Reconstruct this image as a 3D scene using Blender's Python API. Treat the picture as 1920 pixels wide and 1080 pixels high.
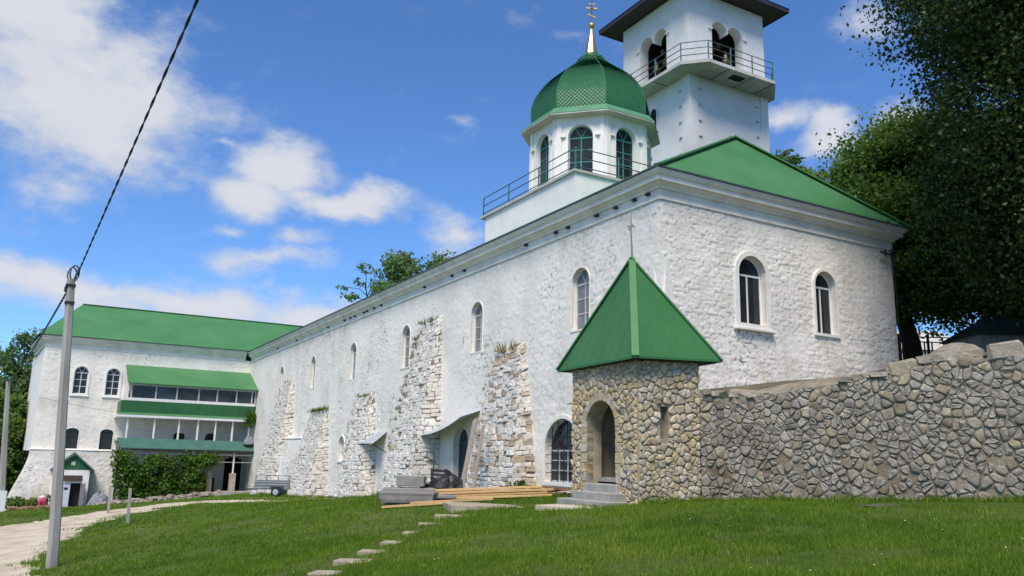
import bpy, bmesh, math, random
import numpy as np
from mathutils import Vector, Matrix
PI = math.pi
for o in list(bpy.data.objects): bpy.data.objects.remove(o)
scn = bpy.context.scene
COL = scn.collection
rng = np.random.default_rng(7)
random.seed(7)

# ------------------------------------------------------------------ camera, sky, sun, exposure
pitch, roll, yaw = 0.20826187, 0.0251298, 0.51465215
Fv = Vector((math.sin(yaw)*math.cos(pitch), math.cos(yaw)*math.cos(pitch), math.sin(pitch)))
Rt = Vector((math.cos(yaw), -math.sin(yaw), 0)); Up = Rt.cross(Fv)
Rv = Rt*math.cos(roll) + Up*math.sin(roll); Uv = Up*math.cos(roll) - Rt*math.sin(roll)
cam = bpy.data.cameras.new('camera'); cam.sensor_width = 36; cam.lens = 1524.65/1920*36
cam.clip_end = 3000; cam.clip_start = 0.1
cam_o = bpy.data.objects.new('camera', cam); COL.objects.link(cam_o)
M3 = Matrix((Rv, Uv, -Fv)).transposed()
cam_o.matrix_world = Matrix.Translation((0, 0, 1.6)) @ M3.to_4x4()
scn.camera = cam_o

SUN_EL, SUN_H = math.radians(56), Vector((-0.67, -0.742, 0)).normalized()
sun_dir = SUN_H*math.cos(SUN_EL) + Vector((0, 0, math.sin(SUN_EL)))
sl = bpy.data.lights.new('sun', 'SUN'); sl.energy = 3.6; sl.angle = math.radians(24); sl.color = (1, .90, .77)
so = bpy.data.objects.new('sun', sl); COL.objects.link(so)
so.rotation_euler = (-sun_dir).to_track_quat('-Z', 'Y').to_euler(); so.location = (0, -20, 60)

scn.view_settings.view_transform = 'Standard'; scn.view_settings.look = 'None'
scn.view_settings.exposure = 0.35; scn.view_settings.gamma = 1; scn.view_settings.use_curve_mapping = False
scn.render.engine = 'CYCLES'

w = bpy.data.worlds.new('World'); scn.world = w; w.use_nodes = True
wn, wl = w.node_tree.nodes, w.node_tree.links
wn.clear()
def wnode(t, **k):
    n = wn.new(t)
    for a, v in k.items(): setattr(n, a, v)
    return n
wout = wnode('ShaderNodeOutputWorld'); bg = wnode('ShaderNodeBackground'); bg.inputs[1].default_value = 0.1
wl.new(bg.outputs[0], wout.inputs[0])
sky = wnode('ShaderNodeTexSky', sky_type='NISHITA', sun_disc=False)
sky.sun_elevation = SUN_EL; sky.sun_rotation = math.atan2(SUN_H.x, SUN_H.y)
sky.altitude = 900; sky.air_density = 1.0; sky.dust_density = 0.1; sky.ozone_density = 3.5
tc = wnode('ShaderNodeTexCoord')
nz = wnode('ShaderNodeTexNoise'); nz.inputs['Scale'].default_value = 7; nz.inputs['Detail'].default_value = 9; nz.inputs['Roughness'].default_value = .58
mp0 = wnode('ShaderNodeMapping'); mp0.inputs['Scale'].default_value = (1, 1, 1.7)
wl.new(tc.outputs['Generated'], mp0.inputs[0]); wl.new(mp0.outputs[0], nz.inputs['Vector'])
sub = wnode('ShaderNodeVectorMath', operation='SUBTRACT'); wl.new(nz.outputs['Color'], sub.inputs[0]); sub.inputs[1].default_value = (.5, .5, .5)
scl = wnode('ShaderNodeVectorMath', operation='SCALE'); wl.new(sub.outputs[0], scl.inputs[0]); scl.inputs['Scale'].default_value = .085
wdir = wnode('ShaderNodeVectorMath', operation='ADD'); wl.new(tc.outputs['Generated'], wdir.inputs[0]); wl.new(scl.outputs[0], wdir.inputs[1])
BL = [(-0.06, 0.90, 0.44, 0.078, 0.052, 1.15), (-0.02, 0.905, 0.425, 0.05, 0.04, 1.0), (0.07, 0.92, 0.388, 0.034, 0.012, .85), (0.0, 0.918, 0.392, 0.06, 0.016, .95), (-0.08, 0.935, 0.35, 0.03, 0.016, 0.5), (-0.033, 0.949, 0.313, 0.026, 0.008, 0.55), (0.209, 0.922, 0.325, 0.062, 0.038, 1.1), (0.185, 0.939, 0.289, 0.058, 0.026, 1.0), (0.278, 0.913, 0.299, 0.1, 0.024, 1.0), (0.153, 0.925, 0.347, 0.037, 0.012, 0.7), (0.107, 0.931, 0.348, 0.024, 0.012, 0.55), (0.161, 0.953, 0.256, 0.037, 0.015, 0.7), (0.006, 0.965, 0.263, 0.069, 0.026, 0.62), (0.206, 0.952, 0.224, 0.082, 0.02, 0.7), (0.232, 0.94, 0.252, 0.038, 0.016, 0.55), (-0.008, 0.984, 0.176, 0.171, 0.021, 0.95), (0.127, 0.978, 0.165, 0.201, 0.033, 0.95), (0.285, 0.944, 0.16, 0.11, 0.03, 1.0), (0.415, 0.87, 0.268, 0.049, 0.031, 0.85), (0.733, 0.573, 0.366, 0.033, 0.036, 1.0), (0.694, 0.601, 0.396, 0.037, 0.019, 0.7), (0.718, 0.511, 0.473, 0.046, 0.026, 0.6), (0.775, 0.516, 0.365, 0.029, 0.035, 1.0), (0.389, 0.828, 0.404, 0.019, 0.013, 0.45), (0.481, 0.729, 0.486, 0.022, 0.011, 0.45)]
for k in range(22):                                  # the same broken cloud goes on round the rest of the sky
    a = 70 + k*14 + random.uniform(-5, 5); e = random.uniform(8, 62)
    v = Vector((math.sin(math.radians(a))*math.cos(math.radians(e)), math.cos(math.radians(a))*math.cos(math.radians(e)), math.sin(math.radians(e))))
    BL.append((*v, random.uniform(.1, .24), random.uniform(.05, .1), 1.0))
acc = None
for (x, y, z, a, b, wt) in BL:
    d = Vector((x, y, z)).normalized()
    rx = d.cross(Vector((0, 0, 1))).normalized(); uy = rx.cross(d)
    eul = Matrix((rx, uy, -d)).transposed().to_euler()
    m = wnode('ShaderNodeMapping', vector_type='TEXTURE')
    m.inputs['Location'].default_value = d; m.inputs['Rotation'].default_value = eul; m.inputs['Scale'].default_value = (a*1.5, b*1.5, .4)
    wl.new(wdir.outputs[0], m.inputs['Vector'])
    g = wnode('ShaderNodeTexGradient', gradient_type='SPHERICAL'); wl.new(m.outputs[0], g.inputs[0])
    mu = wnode('ShaderNodeMath', operation='MULTIPLY'); wl.new(g.outputs['Fac'], mu.inputs[0]); mu.inputs[1].default_value = wt
    if acc is None: acc = mu
    else:
        mx = wnode('ShaderNodeMath', operation='SMOOTH_MAX'); mx.inputs[2].default_value = .12
        wl.new(acc.outputs[0], mx.inputs[0]); wl.new(mu.outputs[0], mx.inputs[1]); acc = mx
nf = wnode('ShaderNodeTexNoise'); nf.inputs['Scale'].default_value = 13; nf.inputs['Detail'].default_value = 10; nf.inputs['Roughness'].default_value = .62
wl.new(mp0.outputs[0], nf.inputs['Vector'])
nm = wnode('ShaderNodeMapRange'); nm.inputs['From Min'].default_value = .3; nm.inputs['From Max'].default_value = .7; nm.inputs['To Min'].default_value = -.24; nm.inputs['To Max'].default_value = .24
wl.new(nf.outputs['Fac'], nm.inputs['Value'])
ad = wnode('ShaderNodeMath', operation='ADD'); wl.new(acc.outputs[0], ad.inputs[0]); wl.new(nm.outputs[0], ad.inputs[1])
cm = wnode('ShaderNodeMapRange', interpolation_type='SMOOTHSTEP'); cm.inputs['From Min'].default_value = .15; cm.inputs['From Max'].default_value = .78
wl.new(ad.outputs[0], cm.inputs['Value'])
cmu = wnode('ShaderNodeMath', operation='MULTIPLY'); wl.new(cm.outputs[0], cmu.inputs[0]); cmu.inputs[1].default_value = .93
ccr = wnode('ShaderNodeValToRGB'); wl.new(ad.outputs[0], ccr.inputs[0])
ccr.color_ramp.elements[0].position = .3; ccr.color_ramp.elements[0].color = (.62, .68, .78, 1)
ccr.color_ramp.elements[1].position = .9; ccr.color_ramp.elements[1].color = (.80, .81, .86, 1)
cst = wnode('ShaderNodeVectorMath', operation='SCALE'); wl.new(ccr.outputs[0], cst.inputs[0]); cst.inputs['Scale'].default_value = 7.3
mixc = wnode('ShaderNodeMix', data_type='RGBA'); wl.new(cmu.outputs[0], mixc.inputs['Factor'])
SKYMUL = wnode('ShaderNodeVectorMath', operation='MULTIPLY'); wl.new(sky.outputs[0], SKYMUL.inputs[0]); SKYMUL.inputs[1].default_value = (.78, 1.09, 1.45)
wl.new(SKYMUL.outputs[0], mixc.inputs[6]); wl.new(cst.outputs[0], mixc.inputs[7])
wl.new(mixc.outputs[2], bg.inputs[0])

# ------------------------------------------------------------------ noise and mesh helpers
def _h(ix, iy, s=0):
    n = (ix.astype(np.int64)*374761393 + iy.astype(np.int64)*668265263 + s*1442695041) & 0x7fffffff
    n = ((n ^ (n >> 13))*1274126177) & 0x7fffffff
    return ((n ^ (n >> 16)) & 0xffff)/65535.0
def vnoise(x, y, s=0):
    x = np.asarray(x, float); y = np.asarray(y, float)
    ix, iy = np.floor(x), np.floor(y); fx, fy = x-ix, y-iy
    fx = fx*fx*(3-2*fx); fy = fy*fy*(3-2*fy)
    a, b, c, d = _h(ix, iy, s), _h(ix+1, iy, s), _h(ix, iy+1, s), _h(ix+1, iy+1, s)
    return (a*(1-fx)+b*fx)*(1-fy) + (c*(1-fx)+d*fx)*fy
def fbm(x, y, s=0, o=4):
    t = 0; a = .5
    for k in range(o):
        t = t + a*vnoise(np.asarray(x)*2**k, np.asarray(y)*2**k, s+k*17); a *= .5
    return t/(1-.5**o)
def sstep(a, b, x):
    t = np.clip((x-a)/(b-a), 0, 1); return t*t*(3-2*t)
ORG = {}
def meshv(name, V, Fc):
    me = bpy.data.meshes.new(name); me.from_pydata([tuple(v) for v in V], [], [tuple(f) for f in Fc]); me.update(); return me
def mesh_np(name, V, Q, attrs=None, smooth=False):
    V = np.asarray(V, np.float32); Q = np.asarray(Q, np.int32); k = Q.shape[1]
    me = bpy.data.meshes.new(name)
    me.vertices.add(len(V)); me.vertices.foreach_set('co', V.ravel())
    me.loops.add(Q.size); me.loops.foreach_set('vertex_index', Q.ravel())
    me.polygons.add(len(Q)); me.polygons.foreach_set('loop_start', np.arange(0, Q.size, k, dtype=np.int32))
    me.update(calc_edges=True)
    if smooth: me.polygons.foreach_set('use_smooth', np.ones(len(Q), bool))
    for nme, arr in (attrs or {}).items():
        at = me.attributes.new(nme, 'FLOAT', 'POINT'); at.data.foreach_set('value', np.asarray(arr, np.float32))
    return me
def link(name, me, m=None, parent=None, loc=(0, 0, 0), rotz=0, rot=None, scale=None):
    """world-space placement; children subtract their parent's origin (parents carry no rotation unless local=True is wanted)"""
    o = bpy.data.objects.new(name, me); COL.objects.link(o)
    if m is not None and me is not None and not me.materials: me.materials.append(m)
    L = Vector(loc)
    if parent is not None:
        o.parent = parent; L = L - ORG.get(parent.name, Vector((0, 0, 0)))
    o.location = L
    o.rotation_euler = rot if rot is not None else (0, 0, rotz)
    if scale: o.scale = scale
    ORG[o.name] = Vector(loc)
    return o
def subp(name, me, m, part):
    """sub-part sharing the local frame of its part"""
    o = bpy.data.objects.new(name, me); COL.objects.link(o); o.parent = part
    if m is not None and not me.materials: me.materials.append(m)
    return o
def tag(o, label, cat, group=None, kind=None):
    if label: o['label'] = label
    if cat: o['category'] = cat
    if group: o['group'] = group
    if kind: o['kind'] = kind
    return o
def thing(name, label, cat, loc, group=None):
    o = bpy.data.objects.new(name, None); COL.objects.link(o); o.location = loc; ORG[o.name] = Vector(loc); o.empty_display_size = .3
    return tag(o, label, cat, group)
def struct(name, me, m):
    o = link(name, me, m); o['kind'] = 'structure'; return o
class MB:
    def __init__(s): s.v = []; s.f = []
    def add(s, V, Fc):
        n = len(s.v); s.v += [tuple(p) for p in V]; s.f += [tuple(i+n for i in q) for q in Fc]; return s
    def box(s, a, b):
        x0, y0, z0 = a; x1, y1, z1 = b
        return s.add([(x0,y0,z0),(x1,y0,z0),(x1,y1,z0),(x0,y1,z0),(x0,y0,z1),(x1,y0,z1),(x1,y1,z1),(x0,y1,z1)],
                     [(0,3,2,1),(4,5,6,7),(0,1,5,4),(1,2,6,5),(2,3,7,6),(3,0,4,7)])
    def bar(s, a, b, w, h=None, up=(0, 0, 1)):
        a, b = Vector(a), Vector(b); d = (b-a).normalized(); u = Vector(up)
        if abs(d.dot(u)) > .95: u = Vector((0, 1, 0))
        r = d.cross(u).normalized(); u = r.cross(d); h = h or w
        P = []
        for q in (a, b):
            for sx, sy in ((-1,-1),(1,-1),(1,1),(-1,1)): P.append(q + r*sx*w/2 + u*sy*h/2)
        return s.add(P, [(0,1,2,3),(7,6,5,4),(0,4,5,1),(1,5,6,2),(2,6,7,3),(3,7,4,0)])
    def tube(s, pts, rad, n=8, cap=True):
        pts = [Vector(p) for p in pts]; rad = rad if hasattr(rad, '__len__') else [rad]*len(pts)
        base = len(s.v)
        for i, p in enumerate(pts):
            d = (pts[min(i+1, len(pts)-1)] - pts[max(i-1, 0)]).normalized()
            u = Vector((0, 0, 1)) if abs(d.z) < .9 else Vector((1, 0, 0))
            r = d.cross(u).normalized(); u2 = r.cross(d)
            for k in range(n):
                t = 2*PI*k/n; s.v.append(tuple(p + (r*math.cos(t) + u2*math.sin(t))*rad[i]))
        for i in range(len(pts)-1):
            for k in range(n):
                k2 = (k+1) % n
                s.f.append((base+i*n+k, base+i*n+k2, base+(i+1)*n+k2, base+(i+1)*n+k))
        if cap:
            s.f.append(tuple(base+k for k in range(n))[::-1]); s.f.append(tuple(base+(len(pts)-1)*n+k for k in range(n)))
        return s
    def prism(s, poly, off):
        """polygon (3d points) extruded by the vector off"""
        n = len(poly); P = [Vector(p) for p in poly]; Q = [p+Vector(off) for p in P]
        return s.add(P+Q, [tuple(range(n))[::-1], tuple(range(n, 2*n))] + [(i, (i+1) % n, n+(i+1) % n, n+i) for i in range(n)])
    def mesh(s, name='m', bevel=0, smooth=False):
        me = meshv(name, s.v, s.f)
        bm = bmesh.new(); bm.from_mesh(me); bmesh.ops.recalc_face_normals(bm, faces=bm.faces)
        if bevel: bmesh.ops.bevel(bm, geom=list(bm.edges), offset=bevel, segments=1, affect='EDGES', clamp_overlap=True)
        bm.to_mesh(me); bm.free()
        if smooth: me.shade_smooth()
        return me

# ------------------------------------------------------------------ materials
MATS = {}
def ND(nt, t, ins=None, **k):
    n = nt.nodes.new(t)
    for a, v in k.items(): setattr(n, a, v)
    for a, v in (ins or {}).items():
        if hasattr(v, 'default_value') or isinstance(v, bpy.types.NodeSocket): nt.links.new(v, n.inputs[a])
        else: n.inputs[a].default_value = v
    return n
def rgb(c): return (c[0], c[1], c[2], 1)
def mixc_(nt, fac, a, b, mode='MIX'):
    n = nt.nodes.new('ShaderNodeMix'); n.data_type = 'RGBA'; n.blend_type = mode
    for i, v in ((0, fac), (6, a), (7, b)):
        if isinstance(v, bpy.types.NodeSocket): nt.links.new(v, n.inputs[i])
        else: n.inputs[i].default_value = rgb(v) if i else v
    return n.outputs[2]
def ramp(nt, sock, p0, p1, c0=(0, 0, 0), c1=(1, 1, 1)):
    n = nt.nodes.new('ShaderNodeValToRGB'); nt.links.new(sock, n.inputs[0])
    e = n.color_ramp.elements; e[0].position = p0; e[0].color = rgb(c0); e[1].position = p1; e[1].color = rgb(c1); return n.outputs[0]
def noise(nt, scale, detail=5, rough=.55, vec=None, stretch=None):
    tcn = nt.nodes.new('ShaderNodeTexCoord'); v = vec or tcn.outputs['Object']
    if stretch:
        mp = nt.nodes.new('ShaderNodeMapping'); mp.inputs['Scale'].default_value = stretch; nt.links.new(v, mp.inputs[0]); v = mp.outputs[0]
    n = nt.nodes.new('ShaderNodeTexNoise'); nt.links.new(v, n.inputs['Vector'])
    n.inputs['Scale'].default_value = scale; n.inputs['Detail'].default_value = detail; n.inputs['Roughness'].default_value = rough
    return n.outputs['Fac']
def new_mat(name):
    m = bpy.data.materials.new(name); m.use_nodes = True; nt = m.node_tree
    p = nt.nodes['Principled BSDF']; MATS[name] = m; return m, nt, p
def attr(nt, name):
    a = nt.nodes.new('ShaderNodeAttribute'); a.attribute_name = name; return a.outputs['Fac']
def objrand(nt):
    return nt.nodes.new('ShaderNodeObjectInfo').outputs['Random']
def simple(name, c1, c2=None, scale=3, rough=.8, metal=0, bump=0, bscale=20, spec=.3, stretch=None, rnd=0, lo=.35, hi=.65):
    m, nt, p = new_mat(name)
    c2 = c2 or tuple(x*.8 for x in c1)
    col = mixc_(nt, ramp(nt, noise(nt, scale, stretch=stretch), lo, hi), c1, c2)
    if rnd:
        hs = nt.nodes.new('ShaderNodeHueSaturation'); nt.links.new(col, hs.inputs['Color'])
        mr = ND(nt, 'ShaderNodeMapRange', {0: objrand(nt), 'To Min': 1-rnd, 'To Max': 1+rnd}); nt.links.new(mr.outputs[0], hs.inputs['Value']); col = hs.outputs[0]
    nt.links.new(col, p.inputs['Base Color']); p.inputs['Roughness'].default_value = rough; p.inputs['Metallic'].default_value = metal
    p.inputs['Specular IOR Level'].default_value = spec
    if bump:
        b = ND(nt, 'ShaderNodeBump', {'Strength': bump, 'Distance': .02, 'Height': noise(nt, bscale, stretch=stretch)}); nt.links.new(b.outputs[0], p.inputs['Normal'])
    return m
def whitewash(name, base, grey, dirtc, patch=.5, bump=.35, stain=0.0, stainc=(.42, .345, .26)):
    m, nt, p = new_mat(name)
    c = mixc_(nt, ramp(nt, noise(nt, .45, 7, .65), .44, .64), base, grey)
    c = mixc_(nt, ramp(nt, noise(nt, 2.2, 6, .65), .55, .78), c, tuple(x*patch+y*(1-patch) for x, y in zip(grey, base)))
    f = ND(nt, 'ShaderNodeMath', {0: ramp(nt, noise(nt, 11, 4, .6), .52, .66), 1: .5}, operation='MULTIPLY')
    c = mixc_(nt, f.outputs[0], c, tuple(.82*x for x in grey))
    st = ND(nt, 'ShaderNodeMath', {0: ramp(nt, noise(nt, .9, 6, .7, stretch=(1, 1, .35)), .44, .66), 1: attr(nt, 'stain')}, operation='MULTIPLY')
    c = mixc_(nt, st.outputs[0], c, stainc)
    c = mixc_(nt, attr(nt, 'dirt'), c, dirtc)
    nt.links.new(c, p.inputs['Base Color']); p.inputs['Roughness'].default_value = .9; p.inputs['Specular IOR Level'].default_value = .15
    b = ND(nt, 'ShaderNodeBump', {'Strength': bump, 'Distance': .02, 'Height': noise(nt, 14, 6, .7)}); nt.links.new(b.outputs[0], p.inputs['Normal'])
    return m
WHITE = whitewash('whitewash', (.86, .82, .755), (.70, .67, .625), (.24, .205, .16), bump=.35)
WHITE_R = whitewash('old_whitewash', (.83, .795, .735), (.69, .655, .60), (.24, .21, .175), bump=.4)
WHITE_B = whitewash('buttress_whitewash', (.76, .735, .69), (.60, .57, .52), (.17, .14, .10), bump=.7)
BCORE = simple('buttress_mortar', (.20, .165, .125), (.6, .56, .49), 2.2, .95, bump=.7, bscale=14, lo=.42, hi=.6)
WHITE_S = simple('whitewashed_stone', (.80, .775, .735), (.64, .60, .54), 2.5, .9, bump=.7, bscale=18, spec=.15, rnd=.14)
BROWN_S = simple('bare_brown_stone', (.58, .49, .38), (.40, .31, .22), 2.5, .9, bump=.7, bscale=18, spec=.15, rnd=.25)
PLASTER = simple('smooth_plaster', (.82, .80, .77), (.70, .69, .67), 1.6, .85, bump=.15, bscale=8, spec=.2, lo=.45, hi=.8)
TRIM_R = simple('old_trim_plaster', (.82, .79, .735), (.68, .65, .60), 2, .9, bump=.4, bscale=10)
PLASTER_T = simple('tower_plaster', (.72, .71, .70), (.58, .575, .57), .7, .85, bump=.15, bscale=6, spec=.2, lo=.4, hi=.75)
CORN = simple('cornice_plaster', (.82, .785, .73), (.62, .59, .54), 1.2, .85, bump=.3, bscale=9, spec=.2, lo=.42, hi=.75)
GREEN = simple('green_roof_sheet', (.055, .185, .066), (.078, .215, .088), .5, .55, spec=.25, bump=.04, bscale=2)
GREEN_G = simple('gatehouse_green_sheet', (.036, .135, .045), (.048, .155, .056), .8, .5, spec=.25, bump=.05, bscale=3)
GREEN_F = simple('green_flashing', (.055, .18, .066), (.07, .2, .08), 1.5, .5, spec=.3)
DGREEN = simple('dark_green_sheet', (.018, .10, .035), (.024, .12, .04), 1, .5, spec=.4)
TEAL = simple('dull_teal_sheet', (.035, .115, .092), (.05, .14, .11), 2, .55, spec=.35)
TEALP = simple('teal_paint', (.045, .22, .19), (.06, .28, .24), 6, .5)
DOME = simple('green_dome_scale', (.04, .19, .085), (.06, .235, .115), 5, .48, spec=.3)
DOMEL = simple('light_green_eave', (.08, .23, .12), (.11, .27, .15), 2, .45, spec=.4)
GOLD, _nt, _p = new_mat('gold'); _p.inputs['Base Color'].default_value = (.62, .43, .17, 1); _p.inputs['Metallic'].default_value = 1; _p.inputs['Roughness'].default_value = .38
DARKWOOD = simple('dark_soffit_board', (.035, .03, .032), (.05, .045, .045), 3, .7)
ROOFDK = simple('dark_roof_sheet', (.03, .028, .035), (.04, .037, .042), 2, .5)
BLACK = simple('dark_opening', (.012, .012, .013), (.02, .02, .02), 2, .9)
IRON = simple('painted_iron', (.05, .085, .09), (.08, .11, .11), 8, .55)
IRONG = simple('green_iron_rail', (.06, .17, .15), (.09, .21, .19), 8, .5)
IRONB = simple('black_iron', (.015, .015, .017), (.03, .028, .027), 8, .6)
FRAME = simple('white_window_frame', (.78, .78, .78), (.68, .68, .67), 5, .5)
FRAME_O = simple('old_window_frame', (.58, .585, .59), (.42, .42, .42), 5, .6)
CONC = simple('concrete', (.36, .345, .315), (.27, .26, .235), 3, .9, bump=.4, bscale=25)
CONCG = simple('grey_concrete_block', (.29, .275, .255), (.22, .205, .19), 3, .9, bump=.3, bscale=25)
CONCP = simple('pole_concrete', (.36, .35, .325), (.27, .26, .24), 1.2, .9, bump=.35, bscale=22, stretch=(2, 2, .4))
SLAB = simple('slab_underside', (.56, .56, .53), (.38, .38, .35), 1.1, .9, bump=.2, bscale=8)
STEEL = simple('galvanised_sheet', (.55, .58, .62), (.42, .45, .5), 2, .42, metal=.35, spec=.5)
MORTAR = simple('mortar', (.40, .345, .25), (.28, .24, .17), 4, .95, bump=.6, bscale=20)
MORTARW = None
WOODN = simple('fresh_plank', (.62, .43, .21), (.5, .33, .15), 2, .7, stretch=(1, 12, 12), rnd=.15)
WOODO = simple('weathered_plank', (.34, .29, .24), (.22, .18, .15), 3, .85, stretch=(6, 6, .6))
RUST = simple('rotten_wood', (.28, .16, .08), (.16, .09, .05), 6, .9, bump=.5)
BARK = simple('bark', (.055, .045, .035), (.03, .025, .02), 6, .95, bump=.8, bscale=14, stretch=(1, 1, .25))
PINK = simple('pink_cloth', (.62, .07, .17), (.5, .05, .12), 6, .9)
WCLOTH = simple('white_cloth', (.8, .78, .8), (.7, .68, .7), 6, .9)
SKIN = simple('skin', (.5, .3, .21), (.45, .26, .18), 6, .6)
RUBBER = simple('rubber', (.02, .02, .02), (.03, .03, .03), 9, .8)
PLASTIC = simple('black_plastic_sheet', (.014, .014, .016), (.03, .03, .033), 5, .45, bump=.5, bscale=9)
TARP = simple('grey_tarp', (.16, .17, .2), (.24, .25, .29), 4, .7, bump=.5, bscale=8)
SOIL = simple('soil', (.16, .10, .065), (.09, .06, .04), 3, .95, bump=.7, bscale=12)
GREYWALL = simple('grey_back_wall', (.42, .42, .42), (.33, .33, .33), 1.5, .9, bump=.2, bscale=9)
def earth_stain(nt, gp, amount):
    # brown earth and rust wash over the lower courses, ragged upper limit
    z = nt.nodes.new('ShaderNodeSeparateXYZ'); nt.links.new(gp, z.inputs[0])
    zz_ = ND(nt, 'ShaderNodeMapRange', {0: z.outputs['Z'], 'From Min': 2.6, 'From Max': 1.4}).outputs[0]
    m = ND(nt, 'ShaderNodeMath', {0: zz_, 1: ramp(nt, noise(nt, .9, 5, .6, vec=gp), .42, .6)}, operation='MULTIPLY')
    return ND(nt, 'ShaderNodeMath', {0: m.outputs[0], 1: amount}, operation='MULTIPLY').outputs[0]
def stone_mat(name, a, b, c, rnd=.3, low=None):
    m, nt, p = new_mat(name)
    gp = nt.nodes.new('ShaderNodeNewGeometry').outputs['Position']
    col = mixc_(nt, ramp(nt, noise(nt, 3.2, 7, .66, vec=gp), .35, .68), a, b)
    col = mixc_(nt, ramp(nt, noise(nt, 11, 6, .7, vec=gp), .55, .68), col, c)
    col = mixc_(nt, ramp(nt, noise(nt, 1.3, 6, .7, vec=gp), .54, .74), col, tuple(x*.5 for x in b))
    if low: col = mixc_(nt, earth_stain(nt, gp, low), col, (.15, .10, .06))
    r = objrand(nt)
    hs = nt.nodes.new('ShaderNodeHueSaturation'); nt.links.new(col, hs.inputs['Color'])
    nt.links.new(ND(nt, 'ShaderNodeMapRange', {0: r, 'To Min': 1-rnd, 'To Max': 1+rnd}).outputs[0], hs.inputs['Value'])
    r2 = ND(nt, 'ShaderNodeMath', {0: r, 1: 7.13}, operation='MULTIPLY'); r3 = ND(nt, 'ShaderNodeMath', {0: r2.outputs[0]}, operation='FRACT')
    nt.links.new(ND(nt, 'ShaderNodeMapRange', {0: r3.outputs[0], 'To Min': .55, 'To Max': 1.25}).outputs[0], hs.inputs['Saturation'])
    nt.links.new(hs.outputs[0], p.inputs['Base Color']); p.inputs['Roughness'].default_value = .92; p.inputs['Specular IOR Level'].default_value = .2
    bp = ND(nt, 'ShaderNodeBump', {'Strength': 1.0, 'Distance': .06, 'Height': noise(nt, 15, 8, .75, vec=gp)}); nt.links.new(bp.outputs[0], p.inputs['Normal'])
    return m
STONE_G = stone_mat('gatehouse_limestone', (.64, .53, .37), (.52, .42, .275), (.70, .62, .49), .22)
STONE_W = stone_mat('wall_limestone', (.41, .365, .28), (.285, .245, .18), (.55, .50, .42), .34, low=.45)
m_, nt_, p_ = new_mat('wall_mortar')
_gp = nt_.nodes.new('ShaderNodeNewGeometry').outputs['Position']
_c = mixc_(nt_, ramp(nt_, noise(nt_, 2.6, 6, .65, vec=_gp), .38, .65), (.34, .30, .225), (.22, .185, .135))
_c = mixc_(nt_, earth_stain(nt_, _gp, .85), _c, (.15, .095, .055))
nt_.links.new(_c, p_.inputs['Base Color']); p_.inputs['Roughness'].default_value = .95; p_.inputs['Specular IOR Level'].default_value = .15
nt_.links.new(ND(nt_, 'ShaderNodeBump', {'Strength': 1, 'Distance': .05, 'Height': noise(nt_, 14, 7, .72, vec=_gp)}).outputs[0], p_.inputs['Normal'])
MORTARW = m_
DRESS = stone_mat('dressed_limestone', (.58, .49, .35), (.49, .41, .28), (.63, .56, .43), .12)
RUBBLE = stone_mat('rubble_stone', (.30, .24, .17), (.2, .155, .11), (.42, .36, .28), .4)
def glass(name, c, rough=.06):
    m, nt, p = new_mat(name)
    col = mixc_(nt, ramp(nt, noise(nt, 1.2, 3), .35, .7), c, tuple(x*.45 for x in c))
    nt.links.new(col, p.inputs['Base Color']); p.inputs['Roughness'].default_value = rough; p.inputs['Specular IOR Level'].default_value = .3; return m
GLASS = glass('dark_window_glass', (.03, .033, .038)); GLASSC = glass('curtained_glass', (.22, .225, .24), .12); GLASSB = glass('blueish_glass', (.05, .065, .085), .08)
def leafmat(name, c1, c2, c3, trans=.32):
    m, nt, p = new_mat(name)
    r = attr(nt, 'rnd')
    cr = nt.nodes.new('ShaderNodeValToRGB'); nt.links.new(r, cr.inputs[0]); e = cr.color_ramp.elements
    e[0].position = 0; e[0].color = rgb(c1); e[1].position = 1; e[1].color = rgb(c3); k = e.new(.55); k.color = rgb(c2)
    out = nt.nodes['Material Output']; nt.nodes.remove(p)
    d = ND(nt, 'ShaderNodeBsdfPrincipled', {'Base Color': cr.outputs[0], 'Roughness': .55, 'Specular IOR Level': .25})
    hs = ND(nt, 'ShaderNodeHueSaturation', {'Color': cr.outputs[0], 'Value': 1.5, 'Hue': .485, 'Saturation': 1.1})
    t = ND(nt, 'ShaderNodeBsdfTranslucent', {'Color': hs.outputs[0]})
    mx = ND(nt, 'ShaderNodeMixShader', {0: trans, 1: d.outputs[0], 2: t.outputs[0]}); nt.links.new(mx.outputs[0], out.inputs[0])
    return m
LEAF_D = leafmat('dark_leaf', (.018, .036, .010), (.034, .062, .014), (.066, .105, .022), .28)  # backlit shade of the right-hand trees is put into this dark leaf colour
LEAF_M = leafmat('mid_leaf', (.04, .095, .018), (.09, .17, .03), (.18, .26, .055))
LEAF_F = leafmat('far_leaf', (.085, .16, .055), (.13, .22, .075), (.2, .29, .11))
LEAF_V = leafmat('vine_leaf', (.03, .08, .010), (.07, .15, .018), (.14, .23, .04))
GRASSM = leafmat('grass_blade', (.06, .125, .010), (.13, .225, .017), (.28, .32, .055), .35)
WEED = leafmat('dry_weed', (.13, .14, .055), (.22, .19, .10), (.34, .28, .17), .3)
m_, nt_, p_ = new_mat('lawn_soil')
_c = mixc_(nt_, ramp(nt_, noise(nt_, .35, 6, .6), .4, .68), (.07, .12, .018), (.13, .15, .045))
_c = mixc_(nt_, ramp(nt_, noise(nt_, 5, 6, .7), .5, .75), _c, (.028, .06, .01))
nt_.links.new(_c, p_.inputs['Base Color']); p_.inputs['Roughness'].default_value = .95; p_.inputs['Specular IOR Level'].default_value = .1
_b = ND(nt_, 'ShaderNodeBump', {'Strength': 1, 'Distance': .06, 'Height': noise(nt_, 9, 8, .75)}); nt_.links.new(_b.outputs[0], p_.inputs['Normal'])
LAWN = m_
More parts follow.
